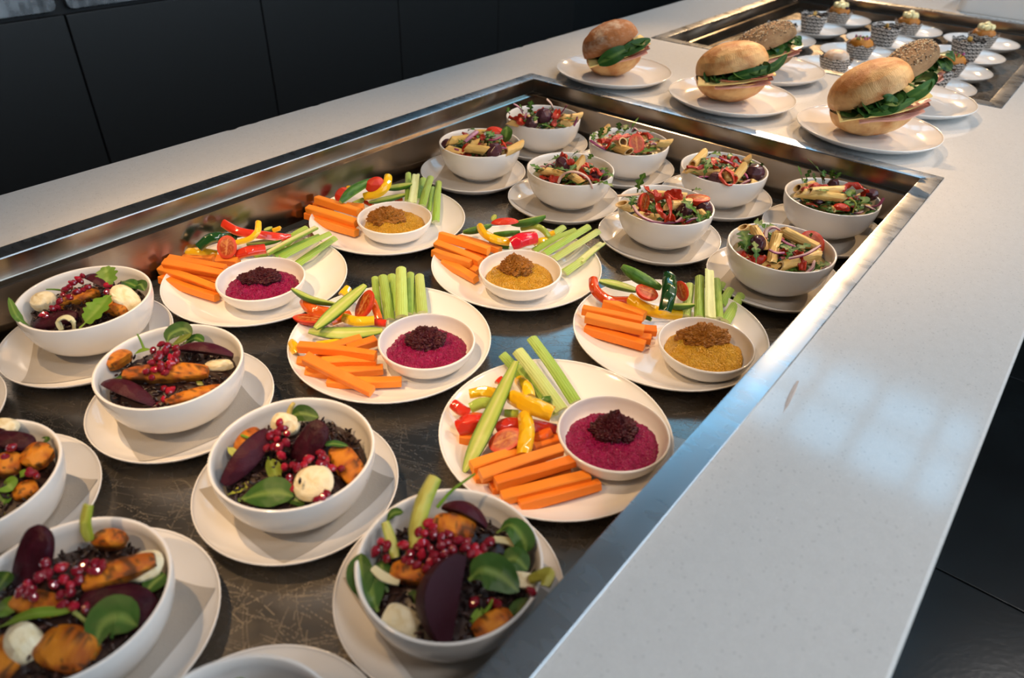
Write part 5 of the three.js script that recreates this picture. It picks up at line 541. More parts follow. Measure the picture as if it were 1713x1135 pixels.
{ R = rng(303); const D = inn('P5');
  penne(D, [-.459, .88, -1.049], [-.4558, .892, -1.0793], { r: 0.0068, what: 'penne tube leaning on the left rim' }); penne(D, [-.4624, .876, -1.0368], [-.4198, .876, -1.0576], { r: 0.0062 }); penne(D, [-.387, .876, -1.0523], [-.385, .89, -1.0762], { r: 0.0064, what: 'penne tube slanting upward in the middle' }); penne(D, [-.3993, .882, -1.1064], [-.3924, .89, -1.1153], { r: 0.006 }); penne(D, [-.4009, .886, -1.0666], [-.3991, .876, -1.0568]); penne(D, [-.4077, .88, -1.0598], [-.3924, .872, -1.0522]); penne(D, [-.3706, .87, -1.0709], [-.3649, .868, -1.0785]); olive(D, [-.4137, .874, -1.0418], 0.0098, 'purple olive at the front'); olive(D, [-.3716, .878, -1.0959], 0.0135, 'large black olive at the right');
  roast(D, [[-.4092, .886, -1.0549], [-.4032, .882, -1.0337], [-.389, .874, -1.0336], [-.3824, .876, -1.0449], [-.3901, .884, -1.0551], [-.4046, .89, -1.0539]], { w: 0.007, what: 'red pepper strip curled into a loop' }); roast(D, [[-.4623, .88, -1.0377], [-.4467, .884, -1.0388], [-.4382, .882, -1.0534]], { w: 0.006 }); roast(D, [[-.4437, .886, -1.0811], [-.4296, .888, -1.062], [-.4209, .882, -1.0572]], { w: 0.014 }); roast(D, [[-.4272, .888, -1.0811], [-.4074, .89, -1.0759], [-.3939, .886, -1.0813]], { w: 0.01 }); roast(D, [[-.4129, .89, -1.0876], [-.4106, .894, -1.0973], [-.3946, .89, -1.092]], { w: 0.006 }); roast(D, [[-.4232, .886, -1.0789], [-.4264, .892, -1.0937], [-.4315, .888, -1.0899]], { w: 0.01 });
  onion(D, [[-.4298, .892, -1.0819], [-.4103, .894, -1.0721], [-.399, .888, -1.0806]], undefined, { c: [0.3, 0.04, 0.2] }); onion(D, [[-.4379, .872, -1.0337], [-.4295, .874, -1.0367], [-.4233, .872, -1.0457]], undefined, { c: [0.35, 0.1, 0.25] }); onion(D, [[-.3765, .87, -1.0538], [-.372, .874, -1.0609], [-.3704, .874, -1.074]]); onion(D, [[-.3831, .882, -1.0761], [-.3746, .882, -1.0681], [-.3713, .878, -1.0683]], undefined, { c: [0.4, 0.05, 0.15] });
  rocket(D, [[[[-.4271, .874, -1.0294], [-.4292, .886, -1.0363], [-.4384, .894, -1.067]], 0.008], [[[-.4532, .886, -1.0896], [-.4444, .894, -1.0872], [-.4294, .894, -1.0883]], 0.014, 'pale green leaf at the back rim'], [[[-.4295, .886, -1.103], [-.4223, .894, -1.095], [-.4151, .894, -1.1016]], 0.012], [[[-.3864, .882, -1.1058], [-.3854, .89, -1.1049], [-.3792, .888, -1.109]], 0.012], [[[-.3705, .88, -1.1107], [-.3679, .888, -1.1071], [-.3673, .894, -1.1039]], 0.008], [[[-.4379, .882, -1.0579], [-.4334, .888, -1.0543], [-.4263, .886, -1.0511]], 0.012], [[[-.4557, .874, -1.0348], [-.4447, .878, -1.032], [-.4392, .874, -1.0381]], 0.009], [[[-.446, .882, -1.0586], [-.443, .888, -1.0579], [-.4505, .89, -1.0695]], 0.01]]);
}
{ R = rng(304); const D = inn('P6');
  penne(D, [-.4634, .884, -.8426], [-.4524, .874, -.8551], { r: 0.0072, what: 'penne tube opening to the left' }); penne(D, [-.4101, .884, -.8815], [-.395, .882, -.9111], { r: 0.0068 }); penne(D, [-.4506, .886, -.8926], [-.4088, .884, -.9231], { r: 0.006 }); penne(D, [-.3798, .876, -.9157], [-.3653, .87, -.9101]); penne(D, [-.4323, .868, -.8578], [-.4128, .866, -.8747]); penne(D, [-.4448, .87, -.8537], [-.4299, .866, -.8624], { r: 0.005 }); tomato(D, [-.4443, .88, -.8751], dir(0.75, 0.15, 0.65), dir(0.2, 1, 0), 0.0125, 'halved cherry tomato at the left', { el: 1.15 }); tomato(D, [-.3889, .886, -.9306], dir(0.05, 0.9, 0.55), dir(1, 0, 0), 0.0155, 'halved tomato lying on the rim with cut face up', { el: 1.12 });
  roast(D, [[-.4579, .894, -.8966], [-.4409, .896, -.8816], [-.4283, .89, -.8908]], { w: 0.0095 }); roast(D, [[-.4303, .888, -.8779], [-.4156, .896, -.8811], [-.3991, .892, -.8652], [-.3881, .878, -.8517]], { w: 0.0105, what: 'long red pepper strip bent over the middle' }); roast(D, [[-.4229, .886, -.8739], [-.4053, .886, -.8512], [-.3941, .876, -.8549]], { w: 0.008 }); roast(D, [[-.4178, .89, -.8935], [-.4136, .896, -.9034], [-.3996, .89, -.9035]], { w: 0.015 }); roast(D, [[-.388, .87, -.8799], [-.3815, .87, -.8765], [-.3788, .866, -.8773]], { w: 0.007 }); olive(D, [-.3912, .878, -.8964], 0.0105, 'dark olive in the middle'); olive(D, [-.3743, .874, -.9264], 0.011, 'dark olive under the rim tomato');
  onion(D, [[-.4457, .886, -.8432], [-.4259, .882, -.8311], [-.4059, .874, -.8434], [-.3837, .876, -.8612], [-.3811, .88, -.868]], 'long purple onion arc along the front', { w: 0.005, c: [0.62, 0.42, 0.42] }); onion(D, [[-.4802, .886, -.8571], [-.4658, .888, -.8678], [-.4562, .886, -.8895]], 'pale onion strip on the left rim', { w: 0.006, c: [0.65, 0.5, 0.36], c2: [0.6, 0.42, 0.32] }); onion(D, [[-.3783, .87, -.8793], [-.3732, .874, -.8856], [-.3681, .872, -.8989]], undefined, { c: [0.55, 0.42, 0.5] });
  rocket(D, [[[[-.4661, .882, -.8904], [-.4657, .896, -.8904], [-.4656, .91, -.9041]], 0.013, 'rocket sprig standing over the back rim'], [[[-.4765, .88, -.8626], [-.4692, .886, -.8617], [-.4599, .882, -.8718]], 0.012], [[[-.4471, .88, -.8429], [-.4487, .89, -.8452], [-.4531, .892, -.862]], 0.011], [[[-.4, .89, -.9065], [-.3829, .892, -.8866], [-.3685, .88, -.8921]], 0.019, 'broad dark rocket leaf beside the rim tomato'], [[[-.3741, .88, -.903], [-.3648, .876, -.8908], [-.3591, .866, -.889]], 0.011, 'rocket leaf hanging over the front rim'], [[[-.3647, .878, -.9173], [-.3607, .874, -.9064], [-.3659, .872, -.8946]], 0.01], [[[-.3876, .874, -.8693], [-.3765, .88, -.8722], [-.3721, .88, -.8857]], 0.008], [[[-.404, .888, -.9399], [-.397, .896, -.9325], [-.3886, .896, -.9368]], 0.01], [[[-.4157, .874, -.8563], [-.4217, .882, -.8604], [-.4264, .884, -.8765]], 0.012], [[[-.3953, .874, -.8749], [-.3915, .88, -.8744], [-.3831, .876, -.8773]], 0.012], [[[-.3606, .87, -.8985], [-.3575, .876, -.9037], [-.363, .88, -.9131]], 0.009]]);
}
{ R = rng(305); const D = inn('P4');
  tomato(D, [-.5693, .886, -1.0597], dir(0.1, 0.25, 1), dir(-0.1, 1, 0), 0.0138, 'upright halved cherry tomato with cut face outward', { el: 1.2 }); penne(D, [-.6023, .876, -1.0443], [-.5633, .882, -1.0271], { r: 0.0072, n: dir(0, 1, 0) }); penne(D, [-.5833, .89, -1.0391], [-.6111, .88, -1.0694], { r: 0.0072 }); penne(D, [-.5436, .886, -1.082], [-.5262, .888, -1.0958], { r: 0.0062, what: 'penne tube pointing over the right rim' }); penne(D, [-.5742, .892, -1.0836], [-.5666, .888, -1.0815]); penne(D, [-.635, .89, -1.0483], [-.6309, .896, -1.0642]); penne(D, [-.5534, .88, -1.0758], [-.5407, .884, -1.0874], { r: 0.005 }); roast(D, [[-.6023, .88, -1.0159], [-.5999, .892, -1.0303], [-.5908, .892, -1.0698]], { w: 0.0075, what: 'curved red pepper strip beside the tomato' }); roast(D, [[-.5828, .894, -1.0876], [-.5652, .896, -1.0818], [-.5538, .89, -1.0861]], { w: 0.012 }); roast(D, [[-.6229, .882, -1.0266], [-.6137, .888, -1.0274], [-.6081, .884, -1.0379]], { w: 0.014 });
  onion(D, [[-.6348, .886, -1.0177], [-.6161, .886, -1.0089], [-.6032, .878, -1.0176]], undefined, { c: [0.2, 0.03, 0.12], w: 0.006 }); onion(D, [[-.5838, .896, -1.0888], [-.5915, .9, -1.086], [-.594, .894, -1.0819]], undefined, { c: [0.62, 0.46, 0.44] }); onion(D, [[-.5493, .886, -1.0719], [-.5465, .888, -1.0766], [-.5419, .886, -1.0789]]);
  rocket(D, [[[[-.6313, .88, -1.0261], [-.6373, .888, -1.0292], [-.6397, .892, -1.0412]], 0.011], [[[-.6317, .884, -1.0398], [-.6321, .892, -1.0434], [-.6326, .9, -1.0519]], 0.012], [[[-.6274, .886, -1.0559], [-.6258, .894, -1.0566], [-.6272, .9, -1.0622]], 0.011], [[[-.6162, .886, -1.0666], [-.6109, .898, -1.0653], [-.6113, .91, -1.068]], 0.013, 'tall rocket leaf at the back'], [[[-.604, .888, -1.0706], [-.6006, .898, -1.0701], [-.6049, .904, -1.0829]], 0.013], [[[-.621, .888, -1.0643], [-.6078, .896, -1.056], [-.6005, .896, -1.068]], 0.014], [[[-.5956, .89, -1.0758], [-.5925, .904, -1.0794], [-.5924, .916, -1.0981]], 0.004, 'thin rocket stem sticking out highest'], [[[-.575, .89, -1.0954], [-.567, .896, -1.0949], [-.5572, .9, -1.0967]], 0.005], [[[-.5643, .872, -1.0525], [-.5492, .878, -1.0545], [-.5407, .88, -1.0785]], 0.016], [[[-.5495, .876, -1.0752], [-.5416, .882, -1.0797], [-.535, .88, -1.0885]], 0.013], [[[-.6003, .874, -1.03], [-.5978, .882, -1.0268], [-.596, .884, -1.0351]], 0.012], [[[-.6306, .886, -1.0285], [-.6233, .89, -1.0349], [-.6219, .894, -1.0504]], 0.007], [[[-.5656, .886, -1.0755], [-.5521, .892, -1.0802], [-.5454, .89, -1.0941]], 0.012], [[[-.5938, .89, -1.0825], [-.5894, .896, -1.0835], [-.5858, .896, -1.0971]], 0.01]]);
}
{ R = rng(306); const D = inn('P3');
  olive(D, [-.608, .884, -.8998], 0.0118, 'large dark olive near the back'); olive(D, [-.5562, .878, -.9131], 0.0085, 'small dark olive inside the pepper loop'); olive(D, [-.5494, .876, -.9258], 0.008, 'small dark olive at the right'); penne(D, [-.5836, .882, -.8961], [-.5807, .896, -.9139], { r: 0.0062, what: 'penne tube standing up in the middle' }); penne(D, [-.6261, .878, -.8732], [-.591, .876, -.882], { r: 0.0066 }); penne(D, [-.582, .88, -.884], [-.5616, .874, -.8859], { r: 0.0058 }); penne(D, [-.5671, .866, -.8832], [-.554, .864, -.8919]); penne(D, [-.6377, .874, -.8791], [-.6285, .872, -.8804]);
  roast(D, [[-.6184, .896, -.9145], [-.6001, .894, -.9027], [-.5893, .888, -.9121]], { w: 0.014 }); roast(D, [[-.5813, .888, -.9126], [-.5765, .89, -.9139], [-.5738, .886, -.9194]], { w: 0.011 }); roast(D, [[-.5759, .884, -.9035], [-.5573, .882, -.8938], [-.5537, .876, -.9033], [-.5455, .874, -.9106]], { w: 0.011 }); roast(D, [[-.5603, .886, -.9046], [-.5522, .89, -.9091], [-.5435, .882, -.9132]], { w: 0.007 }); roast(D, [[-.6232, .872, -.865], [-.6066, .874, -.8639], [-.5942, .872, -.8719]], { w: 0.012 }); roast(D, [[-.5844, .866, -.8673], [-.58, .866, -.8746], [-.57, .866, -.8806]], { w: 0.008 });
  onion(D, [[-.5881, .872, -.8612], [-.586, .884, -.8674], [-.571, .892, -.875], [-.5509, .886, -.8836], [-.5427, .868, -.89]], 'long pale onion arc at the front', { w: 0.0055, c: [0.65, 0.5, 0.4], c2: [0.5, 0.3, 0.3] }); onion(D, [[-.6252, .884, -.8782], [-.6213, .888, -.8823], [-.6196, .884, -.8904]], undefined, { c: [0.62, 0.5, 0.4] });
  rocket(D, [[[[-.6275, .876, -.8819], [-.6322, .882, -.868], [-.6451, .886, -.8634]], 0.013], [[[-.6376, .882, -.9016], [-.6278, .888, -.9046], [-.6215, .89, -.9144]], 0.014], [[[-.6132, .882, -.8754], [-.5978, .888, -.8767], [-.5838, .884, -.886]], 0.012], [[[-.5825, .876, -.8635], [-.5763, .888, -.8699], [-.5838, .892, -.9002]], 0.012], [[[-.6146, .886, -.9311], [-.6073, .894, -.9319], [-.599, .9, -.9331]], 0.011], [[[-.5892, .886, -.9332], [-.5825, .892, -.9331], [-.5796, .898, -.9401]], 0.014], [[[-.5448, .874, -.9113], [-.5468, .882, -.9236], [-.5514, .886, -.9334]], 0.014], [[[-.5463, .876, -.9167], [-.5356, .882, -.9206], [-.5296, .88, -.9259]], 0.014], [[[-.5486, .868, -.9006], [-.5328, .876, -.9031], [-.517, .872, -.9077]], 0.012, 'rocket leaf reaching over the right rim'], [[[-.5644, .866, -.8793], [-.5608, .872, -.8833], [-.5683, .878, -.8899]], 0.01], [[[-.5817, .868, -.87], [-.5723, .874, -.8793], [-.562, .87, -.882]], 0.012], [[[-.6328, .872, -.8696], [-.6348, .878, -.8685], [-.6368, .882, -.8741]], 0.01], [[[-.5573, .87, -.8992], [-.5465, .874, -.8999], [-.5392, .872, -.9032]], 0.012]]);
}
{ R = rng(307); const D = inn('P1');
  penne(D, [-.7793, .878, -.8615], [-.7419, .88, -.874], { r: 0.007, what: 'penne tube opening to the right' }); penne(D, [-.8133, .882, -.8584], [-.7913, .886, -.8765], { r: 0.0072 }); penne(D, [-.7235, .874, -.8973], [-.7138, .882, -.9284], { r: 0.0068, what: 'penne tube against the right rim' }); penne(D, [-.8101, .874, -.847], [-.7805, .87, -.858], { r: 0.0056 }); penne(D, [-.7971, .888, -.9005], [-.7778, .892, -.9076]); penne(D, [-.7846, .88, -.8768], [-.7742, .882, -.8873]); olive(D, [-.7345, .878, -.8828], 0.0125, 'halved dark olive at the front'); olive(D, [-.8246, .872, -.8645], 0.0085, 'dark olive at the left rim'); roast(D, [[-.8038, .886, -.8809], [-.7874, .89, -.8896], [-.7678, .888, -.8993]], { w: 0.009 }); tomato(D, [-.7731, .888, -.9301], dir(-0.1, -0.8, -0.4), dir(1, -0.1, 0), 0.0125, 'orange-red tomato half at the back', { el: 1.3 }); roast(D, [[-.7788, .874, -.8531], [-.7786, .884, -.8638], [-.7651, .874, -.8659]], { w: 0.006 }); roast(D, [[-.7518, .884, -.9214], [-.7397, .882, -.9119], [-.73, .878, -.9118]], { w: 0.007 });
  onion(D, [[-.7825, .888, -.8636], [-.7811, .894, -.8762], [-.782, .898, -.8946]], 'broad purple onion strip', { w: 0.009, c: [0.5, 0.3, 0.4], c2: [0.36, 0.12, 0.25] }); onion(D, [[-.7725, .886, -.8983], [-.7494, .89, -.897], [-.7458, .892, -.9173]], undefined, { c: [0.35, 0.08, 0.14] }); onion(D, [[-.7551, .882, -.8974], [-.7318, .884, -.8923], [-.7224, .88, -.904]], undefined, { c: [0.25, 0.03, 0.12] }); onion(D, [[-.807, .876, -.8545], [-.7897, .876, -.8511], [-.7833, .874, -.8565]], undefined, { c: [0.3, 0.06, 0.15] });
  leaf(D, [[-.7476, .88, -.9198], [-.7412, .892, -.9216], [-.7537, .902, -.9381]], 'spinach', 'broad upright green leaf at the right', { w: 0.022, c: [0.05, 0.13, 0.02], n: dir(-0.2, 0.3, 1), twist: 0.2 }); rocket(D, [[[[-.7975, .88, -.8567], [-.7899, .886, -.8577], [-.7869, .886, -.8685]], 0.013], [[[-.791, .888, -.9147], [-.7679, .896, -.9058], [-.7558, .892, -.9078]], 0.016], [[[-.7704, .882, -.899], [-.7608, .89, -.8943], [-.752, .884, -.8969]], 0.014], [[[-.8114, .888, -.9038], [-.8032, .894, -.901], [-.795, .894, -.9046]], 0.01], [[[-.8006, .874, -.8599], [-.7914, .88, -.8624], [-.7851, .878, -.8678]], 0.012], [[[-.7784, .884, -.8921], [-.7746, .89, -.8894], [-.7784, .892, -.8905]], 0.008], [[[-.7827, .872, -.8527], [-.7759, .878, -.8608], [-.7759, .878, -.8765]], 0.01], [[[-.7561, .884, -.9051], [-.7449, .888, -.9048], [-.7397, .882, -.9119]], 0.012]]);
}
{ R = rng(308); const D = inn('P2');
  olive(D, [-.763, .888, -1.0566], 0.0138, 'large round olive on top'); olive(D, [-.7735, .878, -1.0347], 0.0115, 'dark olive at the front'); roast(D, [[-.7502, .896, -1.0808], [-.7414, .89, -1.0616], [-.7412, .876, -1.0533]], { w: 0.014 }); roast(D, [[-.7804, .89, -1.0528], [-.7779, .894, -1.0625], [-.7749, .896, -1.0717]], { w: 0.009 }); roast(D, [[-.8145, .882, -1.0224], [-.7967, .886, -1.0202], [-.7811, .878, -1.021]], { w: 0.011 }); roast(D, [[-.8013, .888, -1.0313], [-.7858, .888, -1.0319], [-.7782, .882, -1.0449]], { w: 0.009 }); penne(D, [-.8122, .876, -1.0179], [-.7883, .872, -1.0288], { r: 0.0062 }); penne(D, [-.7462, .884, -1.0865], [-.7338, .882, -1.0971], { r: 0.0062 }); penne(D, [-.7409, .876, -1.0721], [-.7223, .874, -1.0839], { r: 0.0064 }); penne(D, [-.7304, .884, -1.0921], [-.7188, .886, -1.1094], { r: 0.0062, what: 'penne tube on the right rim' }); penne(D, [-.7382, .878, -1.076], [-.7303, .878, -1.0788]);
  onion(D, [[-.7619, .892, -1.0816], [-.7623, .904, -1.0791], [-.7707, .914, -1.074]], 'pale onion strip curling up at the back', { w: 0.0055, c: [0.68, 0.52, 0.42], c2: [0.6, 0.42, 0.36] }); onion(D, [[-.7463, .888, -1.0842], [-.7392, .898, -1.0829], [-.7335, .908, -1.0846]], undefined, { c: [0.25, 0.03, 0.14], w: 0.0035 }); onion(D, [[-.7998, .888, -1.0424], [-.8041, .9, -1.0361], [-.8124, .906, -1.0297]], 'pale onion strip at the left rim', { w: 0.006, c: [0.62, 0.42, 0.45] }); onion(D, [[-.7121, .876, -1.0811], [-.7135, .882, -1.0881], [-.714, .89, -1.0926]], undefined, { c: [0.22, 0.04, 0.1], w: 0.0035 }); onion(D, [[-.785, .88, -1.0277], [-.7824, .888, -1.0257], [-.7904, .892, -1.0395]], undefined, { c: [0.35, 0.12, 0.2], w: 0.0035 });
  rocket(D, [[[[-.787, .886, -1.0486], [-.782, .902, -1.039], [-.7838, .914, -1.0461]], 0.013, 'tall rocket leaf at the back'], [[[-.8014, .886, -1.0445], [-.8018, .896, -1.0407], [-.8062, .904, -1.0385]], 0.009], [[[-.822, .882, -1.0316], [-.8218, .89, -1.0274], [-.8265, .896, -1.0318]], 0.008], [[[-.7688, .876, -1.0407], [-.7484, .88, -1.0397], [-.7386, .874, -1.05]], 0.014], [[[-.7395, .882, -1.0774], [-.725, .888, -1.0761], [-.7186, .884, -1.0892]], 0.013], [[[-.7822, .888, -1.0497], [-.7669, .89, -1.037], [-.7624, .886, -1.0297]], 0.01], [[[-.7439, .872, -1.0574], [-.7316, .878, -1.0591], [-.7215, .874, -1.0709]], 0.011], [[[-.7747, .89, -1.0778], [-.7653, .896, -1.0761], [-.76, .894, -1.0848]], 0.01], [[[-.7904, .886, -1.0454], [-.7816, .884, -1.0287], [-.7776, .876, -1.0277]], 0.01]]);
}

// ---------- sandwiches ----------
const VR = V(0.778, 0, -0.628).normalize(), VF = V(0.628, 0, 0.778).normalize();     // across the view and towards the viewer, both level
function bunHalf(rx, rz, h, top, seed, kind, sq = 2.3) {                                    // half a roll: domed crust with a rounded cut edge, cut face at y = 0
  const pos = [], uv = [], ix = [], cl = [], n = 80, m = 30;
  for (let j = 0; j <= m; j++) for (let i = 0; i <= n; i++) {
    const a = i / n * 6.28318, t = j / m, q = Math.pow(Math.sin(t * Math.PI / 2), 1 / 1.15), y = Math.pow(Math.max(0, 1 - Math.pow(q, sq)), 1 / sq), c = Math.cos(a), s = Math.sin(a), k = 1 + 0.07 * (fbm(c * q * 2 + seed, s * q * 2 + 3, 1, 3) - 0.5) + 0.03 * (noise(c * q * 9 + seed, s * q * 9, 5) - 0.5), f = top ? 1 : 1 - 0.16 * Math.pow(y, 2);
    pos.push(c * q * rx * k * f, (top ? 1 : -1) * y * h * k, s * q * rz * k * f); uv.push(c * q * rx * 14 + seed, s * q * rz * 14 + y * 0.4); const n1 = fbm(c * q * 3 + seed, y * 2.4, s * q * 3 + 7, 4), n2 = noise(c * q * 22 + seed, y * 16, s * q * 22); cl.push(...(kind === 'flour' ? mix([0.36, 0.13, 0.035], [0.62, 0.46, 0.33], clamp((n1 - 0.42) * 3.2 * y + (n2 - 0.6) * 0.8, 0, 1)) : kind === 'brown' ? mix([0.4, 0.23, 0.1], [0.2, 0.09, 0.03], clamp((n1 - 0.35) * 2 + (n2 - 0.5) * 0.5, 0, 1)) : mix([0.72, 0.44, 0.18], [0.46, 0.17, 0.035], clamp((n1 - 0.4) * 2.6 + 0.35 * y + (n2 - 0.5) * 0.35, 0, 1))));
    if (j && i) { const e = j * (n + 1) + i, d = e - n - 1; top ? ix.push(d - 1, e - 1, d, d, e - 1, e) : ix.push(d - 1, d, e - 1, d, e, e - 1); }
  }
  const crust = finish(pos, cl, uv, ix, 1.2), p2 = [], u2 = [], i2 = [];
  for (let j = 0; j <= 5; j++) for (let i = 0; i <= n; i++) { const a = i / n * 6.28318, r = j / 5 * 0.985; p2.push(Math.cos(a) * r * rx, (top ? -1 : 1) * (j < 5 ? 0.0012 * noise(i * 0.7, j * 2, seed) : -0.001), Math.sin(a) * r * rz); u2.push(Math.cos(a) * r * 0.5, Math.sin(a) * r * 0.5); if (j && i) { const e = j * (n + 1) + i, d = e - n - 1; top ? i2.push(d - 1, d, e - 1, d, e, e - 1) : i2.push(d - 1, e - 1, d, d, e - 1, e); } }
  return [crust, finish(p2, null, u2, i2, 1)];
}
function sandwich(x, z, turn, label, o) {
  const s = base('sandwich', [x, TOP + 0.0056, z], label, 'sandwich', null, turn), rx = o.rx, rz = o.rz, hb = o.hb, ht = o.ht, q = rng(o.seed);
  const put = (m, p, rzr, rxr = 0) => { m.position.set(...p); m.rotation.set(rxr, 0, rzr); return m; };
  const [bc, bf] = bunHalf(rx, rz, hb, false, o.seed, o.kind === 'flour' ? '' : o.kind), [tc, tf] = bunHalf(rx * 0.99, rz * 0.99, ht, true, o.seed + 4, o.kind);
  const bm = put(part('bottom_bun', bc, o.under ?? M.crust, s), [0, hb * 0.985, 0], o.low ?? 0.05); part('crumb', bf, M.crumb, bm);
  const hx = -rx * 0.93, A = o.open, off = o.gap, tm = put(part('top_bun', tc, o.crust, s), [hx + Math.cos(A) * -hx - Math.sin(A) * 0.006, hb + off + (o.low ?? 0.05) * hx + Math.sin(A) * -hx, -rz * 0.04], A, o.tip ?? 0); part('crumb', tf, M.crumb, tm);
  const at = (u, w, k) => [u, hb + 0.002 + (o.low ?? 0.05) * u + k * (off + (Math.tan(A) - Math.tan(o.low ?? 0.05)) * (u - hx) + Math.tan(-(o.tip ?? 0)) * w * 0.6), w];      // k = 0 on the bottom half, 1 under the top half
  const sheet = (name, P, w, th, mat, cf, cup, wv = 0) => part(name, loft({ pts: P, n: V(0, 1, 0.25), seg: 18, crease: 0.9, sec: (t) => cupped(w * (0.85 + 0.2 * noise(t * 4 + o.seed, 2, 2)), th, w * cup, 8).map(([a, b], i) => [a, b + wv * Math.sin(t * 9 + a * 160)]), col: cf }), mat, s);
  const ham = (t, k) => mix([0.66, 0.3, 0.22], [0.72, 0.42, 0.34], noise(t * 7, k, o.seed)), smoke = (t, k) => k < 1 || k > 16 ? [0.2, 0.05, 0.02] : mix([0.5, 0.16, 0.1], [0.62, 0.26, 0.18], noise(t * 6, k, 3));
  sheet('ham_slice', [at(-rx * 0.55, rz * 0.5, 0.02), at(0, rz * 0.62, 0.06), at(rx * 0.8, rz * 0.42, 0.1)], rz * 0.95, 0.003, M.ham, ham, 0.05, 0.0012);
  for (const [a, b, k] of o.folds) part('ham_slice', loft({ pts: [at(a, rz * 0.78, k), at((a + b) / 2, rz * 0.98, k + 0.05), at(b, rz * 0.86, k + 0.1)], n: V(0, 1, 0.1), seg: 14, crease: 0.9, sec: (t) => { const out = [], R0 = 0.0075, R1 = 0.005; for (let i = 0; i <= 8; i++) { const th = -1.9 + 3.8 * i / 8; out.push([Math.cos(th) * -R0 * 1.5, Math.sin(th) * R0 * 0.7]); } for (let i = 8; i >= 0; i--) { const th = -1.9 + 3.8 * i / 8; out.push([Math.cos(th) * -R1 * 1.5, Math.sin(th) * R1 * 0.6]); } return out; }, col: smoke }), M.ham, s);
  const ch = () => [0.82, 0.62, 0.22];
  sheet('cheese_slice', [at(-rx * (o.cheese ?? 1.02), rz * 0.55, 0.25), at(0, rz * 0.75, 0.3), at(rx * 0.72, rz * 0.6, 0.34)], rz * 0.62, 0.0028, M.cheese, ch, 0.02); sheet('cheese_slice', [at(-rx * 0.3, rz * 0.3, 0.38), at(rx * 0.4, rz * 0.5, 0.4), at(rx * 0.95, rz * 0.35, 0.44)], rz * 0.7, 0.0028, M.cheese, ch, 0.02);
  for (let i = 0; i < o.leaves; i++) {
    const u = lerp(-0.75, 0.75, (i + 0.5 * q()) / o.leaves) * rx, k = 0.4 + 0.55 * q(), l = 0.034 + q() * 0.03, e = rz * (0.62 + 0.34 * q()), d = (q() - 0.35) * 0.03;
    const c = mix([0.018, 0.06, 0.012], [0.06, 0.15, 0.02], q() * q()), w = 0.02 + q() * 0.014, ph = q() * 9;
    part('leaf', loft({ pts: [at(u, e - l * 0.6, k * 0.9), at(u + d * 0.5, e, k), at(u + d, e + l * 0.2, k * 0.8 - 0.05)], n: V(q() - 0.5, 1, 0.9), seg: 12, closed: false, crease: 1.2, twist: (q() - 0.5), sec: (t) => { const h = w / 2 * Math.pow(Math.sin(Math.PI * clamp(0.05 + t * 0.93, 0, 1)), 0.6), out = []; for (let j = 0; j <= 6; j++) { const v = 1 - j / 3; out.push([v * h, Math.abs(v) * h * 0.3 + 0.0015 * (noise(t * 5 + ph, v * 3, 1) - 0.5)]); } return out; }, col: (t, j) => mix(c, [0.2, 0.32, 0.06], j === 3 ? 0.4 : 0) }), M.leaf, s);
  }
  for (const [P, w, c, n] of o.show ?? []) part('leaf', loft({ pts: P.map(([u, v, k]) => at(u, v, k)), n: V(...(n ?? [0.2, 0.6, 1])), seg: 16, closed: false, crease: 1.2, sec: (t) => { const h = w / 2 * Math.pow(Math.sin(Math.PI * clamp(0.04 + t * 0.94, 0, 1)), 0.6), out = []; for (let j = 0; j <= 6; j++) { const v = 1 - j / 3; out.push([v * h, Math.abs(v) * h * 0.25]); } return out; }, col: (t, j) => mix(c ?? [0.02, 0.075, 0.012], [0.2, 0.32, 0.06], j === 3 ? 0.4 : 0) }), M.leaf, s);
  if (o.seeds) {
    const pale = [], dark = [], sg = new THREE.SphereGeometry(1, 6, 5);
    for (let i = 0; i < 330; i++) { const a = q() * 6.283, r = Math.sqrt(q()) * 0.93, y = Math.pow(Math.max(0, 1 - Math.pow(r, 2.3)), 1 / 2.3), g = sg.clone().scale(0.0019, 0.0007, 0.0012).rotateY(q() * 6).translate(Math.cos(a) * r * rx, y * ht * 1.0 + 0.0008, Math.sin(a) * r * rz); (q() < 0.5 ? pale : dark).push(g); }
    tag(part('pale_seed', mergeGeometries(pale), M.seedpale, tm), null, null, null, 'stuff'); tag(part('dark_seed', mergeGeometries(dark), M.seeddark, tm), null, null, null, 'stuff');
  }
  return s;
}
const SP = [[-0.779, -1.313, 'under the floury round roll'], [-0.527, -1.325, 'under the golden round roll in the middle'], [-0.277, -1.323, 'under the wide open round roll'], [-0.556, -1.559, 'under the seeded long roll behind'], [-0.271, -1.557, 'under the seeded roll at the right']];
SP.forEach(([x, z, w]) => plate(P24, x, TOP, z, 'large white plate on the worktop ' + w));
const FACE = Math.atan2(VF.x, VF.z);
sandwich(-0.788, -1.322, FACE + 0.15, 'floury brown round roll with spinach, cheese and ham, leftmost sandwich', { rx: 0.058, rz: 0.055, hb: 0.043, ht: 0.043, open: 0.46, gap: 0.004, tip: -0.14, low: 0.27, crust: M.flour, kind: 'flour', leaves: 11, folds: [[-0.01, 0.055, 0.1]], seed: 3, show: [[[[-0.045, 0.052, 0.2], [-0.02, 0.06, 0.65], [0.012, 0.056, 0.75]], 0.03], [[[-0.01, 0.056, 0.45], [0.02, 0.058, 0.65], [0.055, 0.05, 0.6]], 0.024, [0.03, 0.09, 0.015]]] });
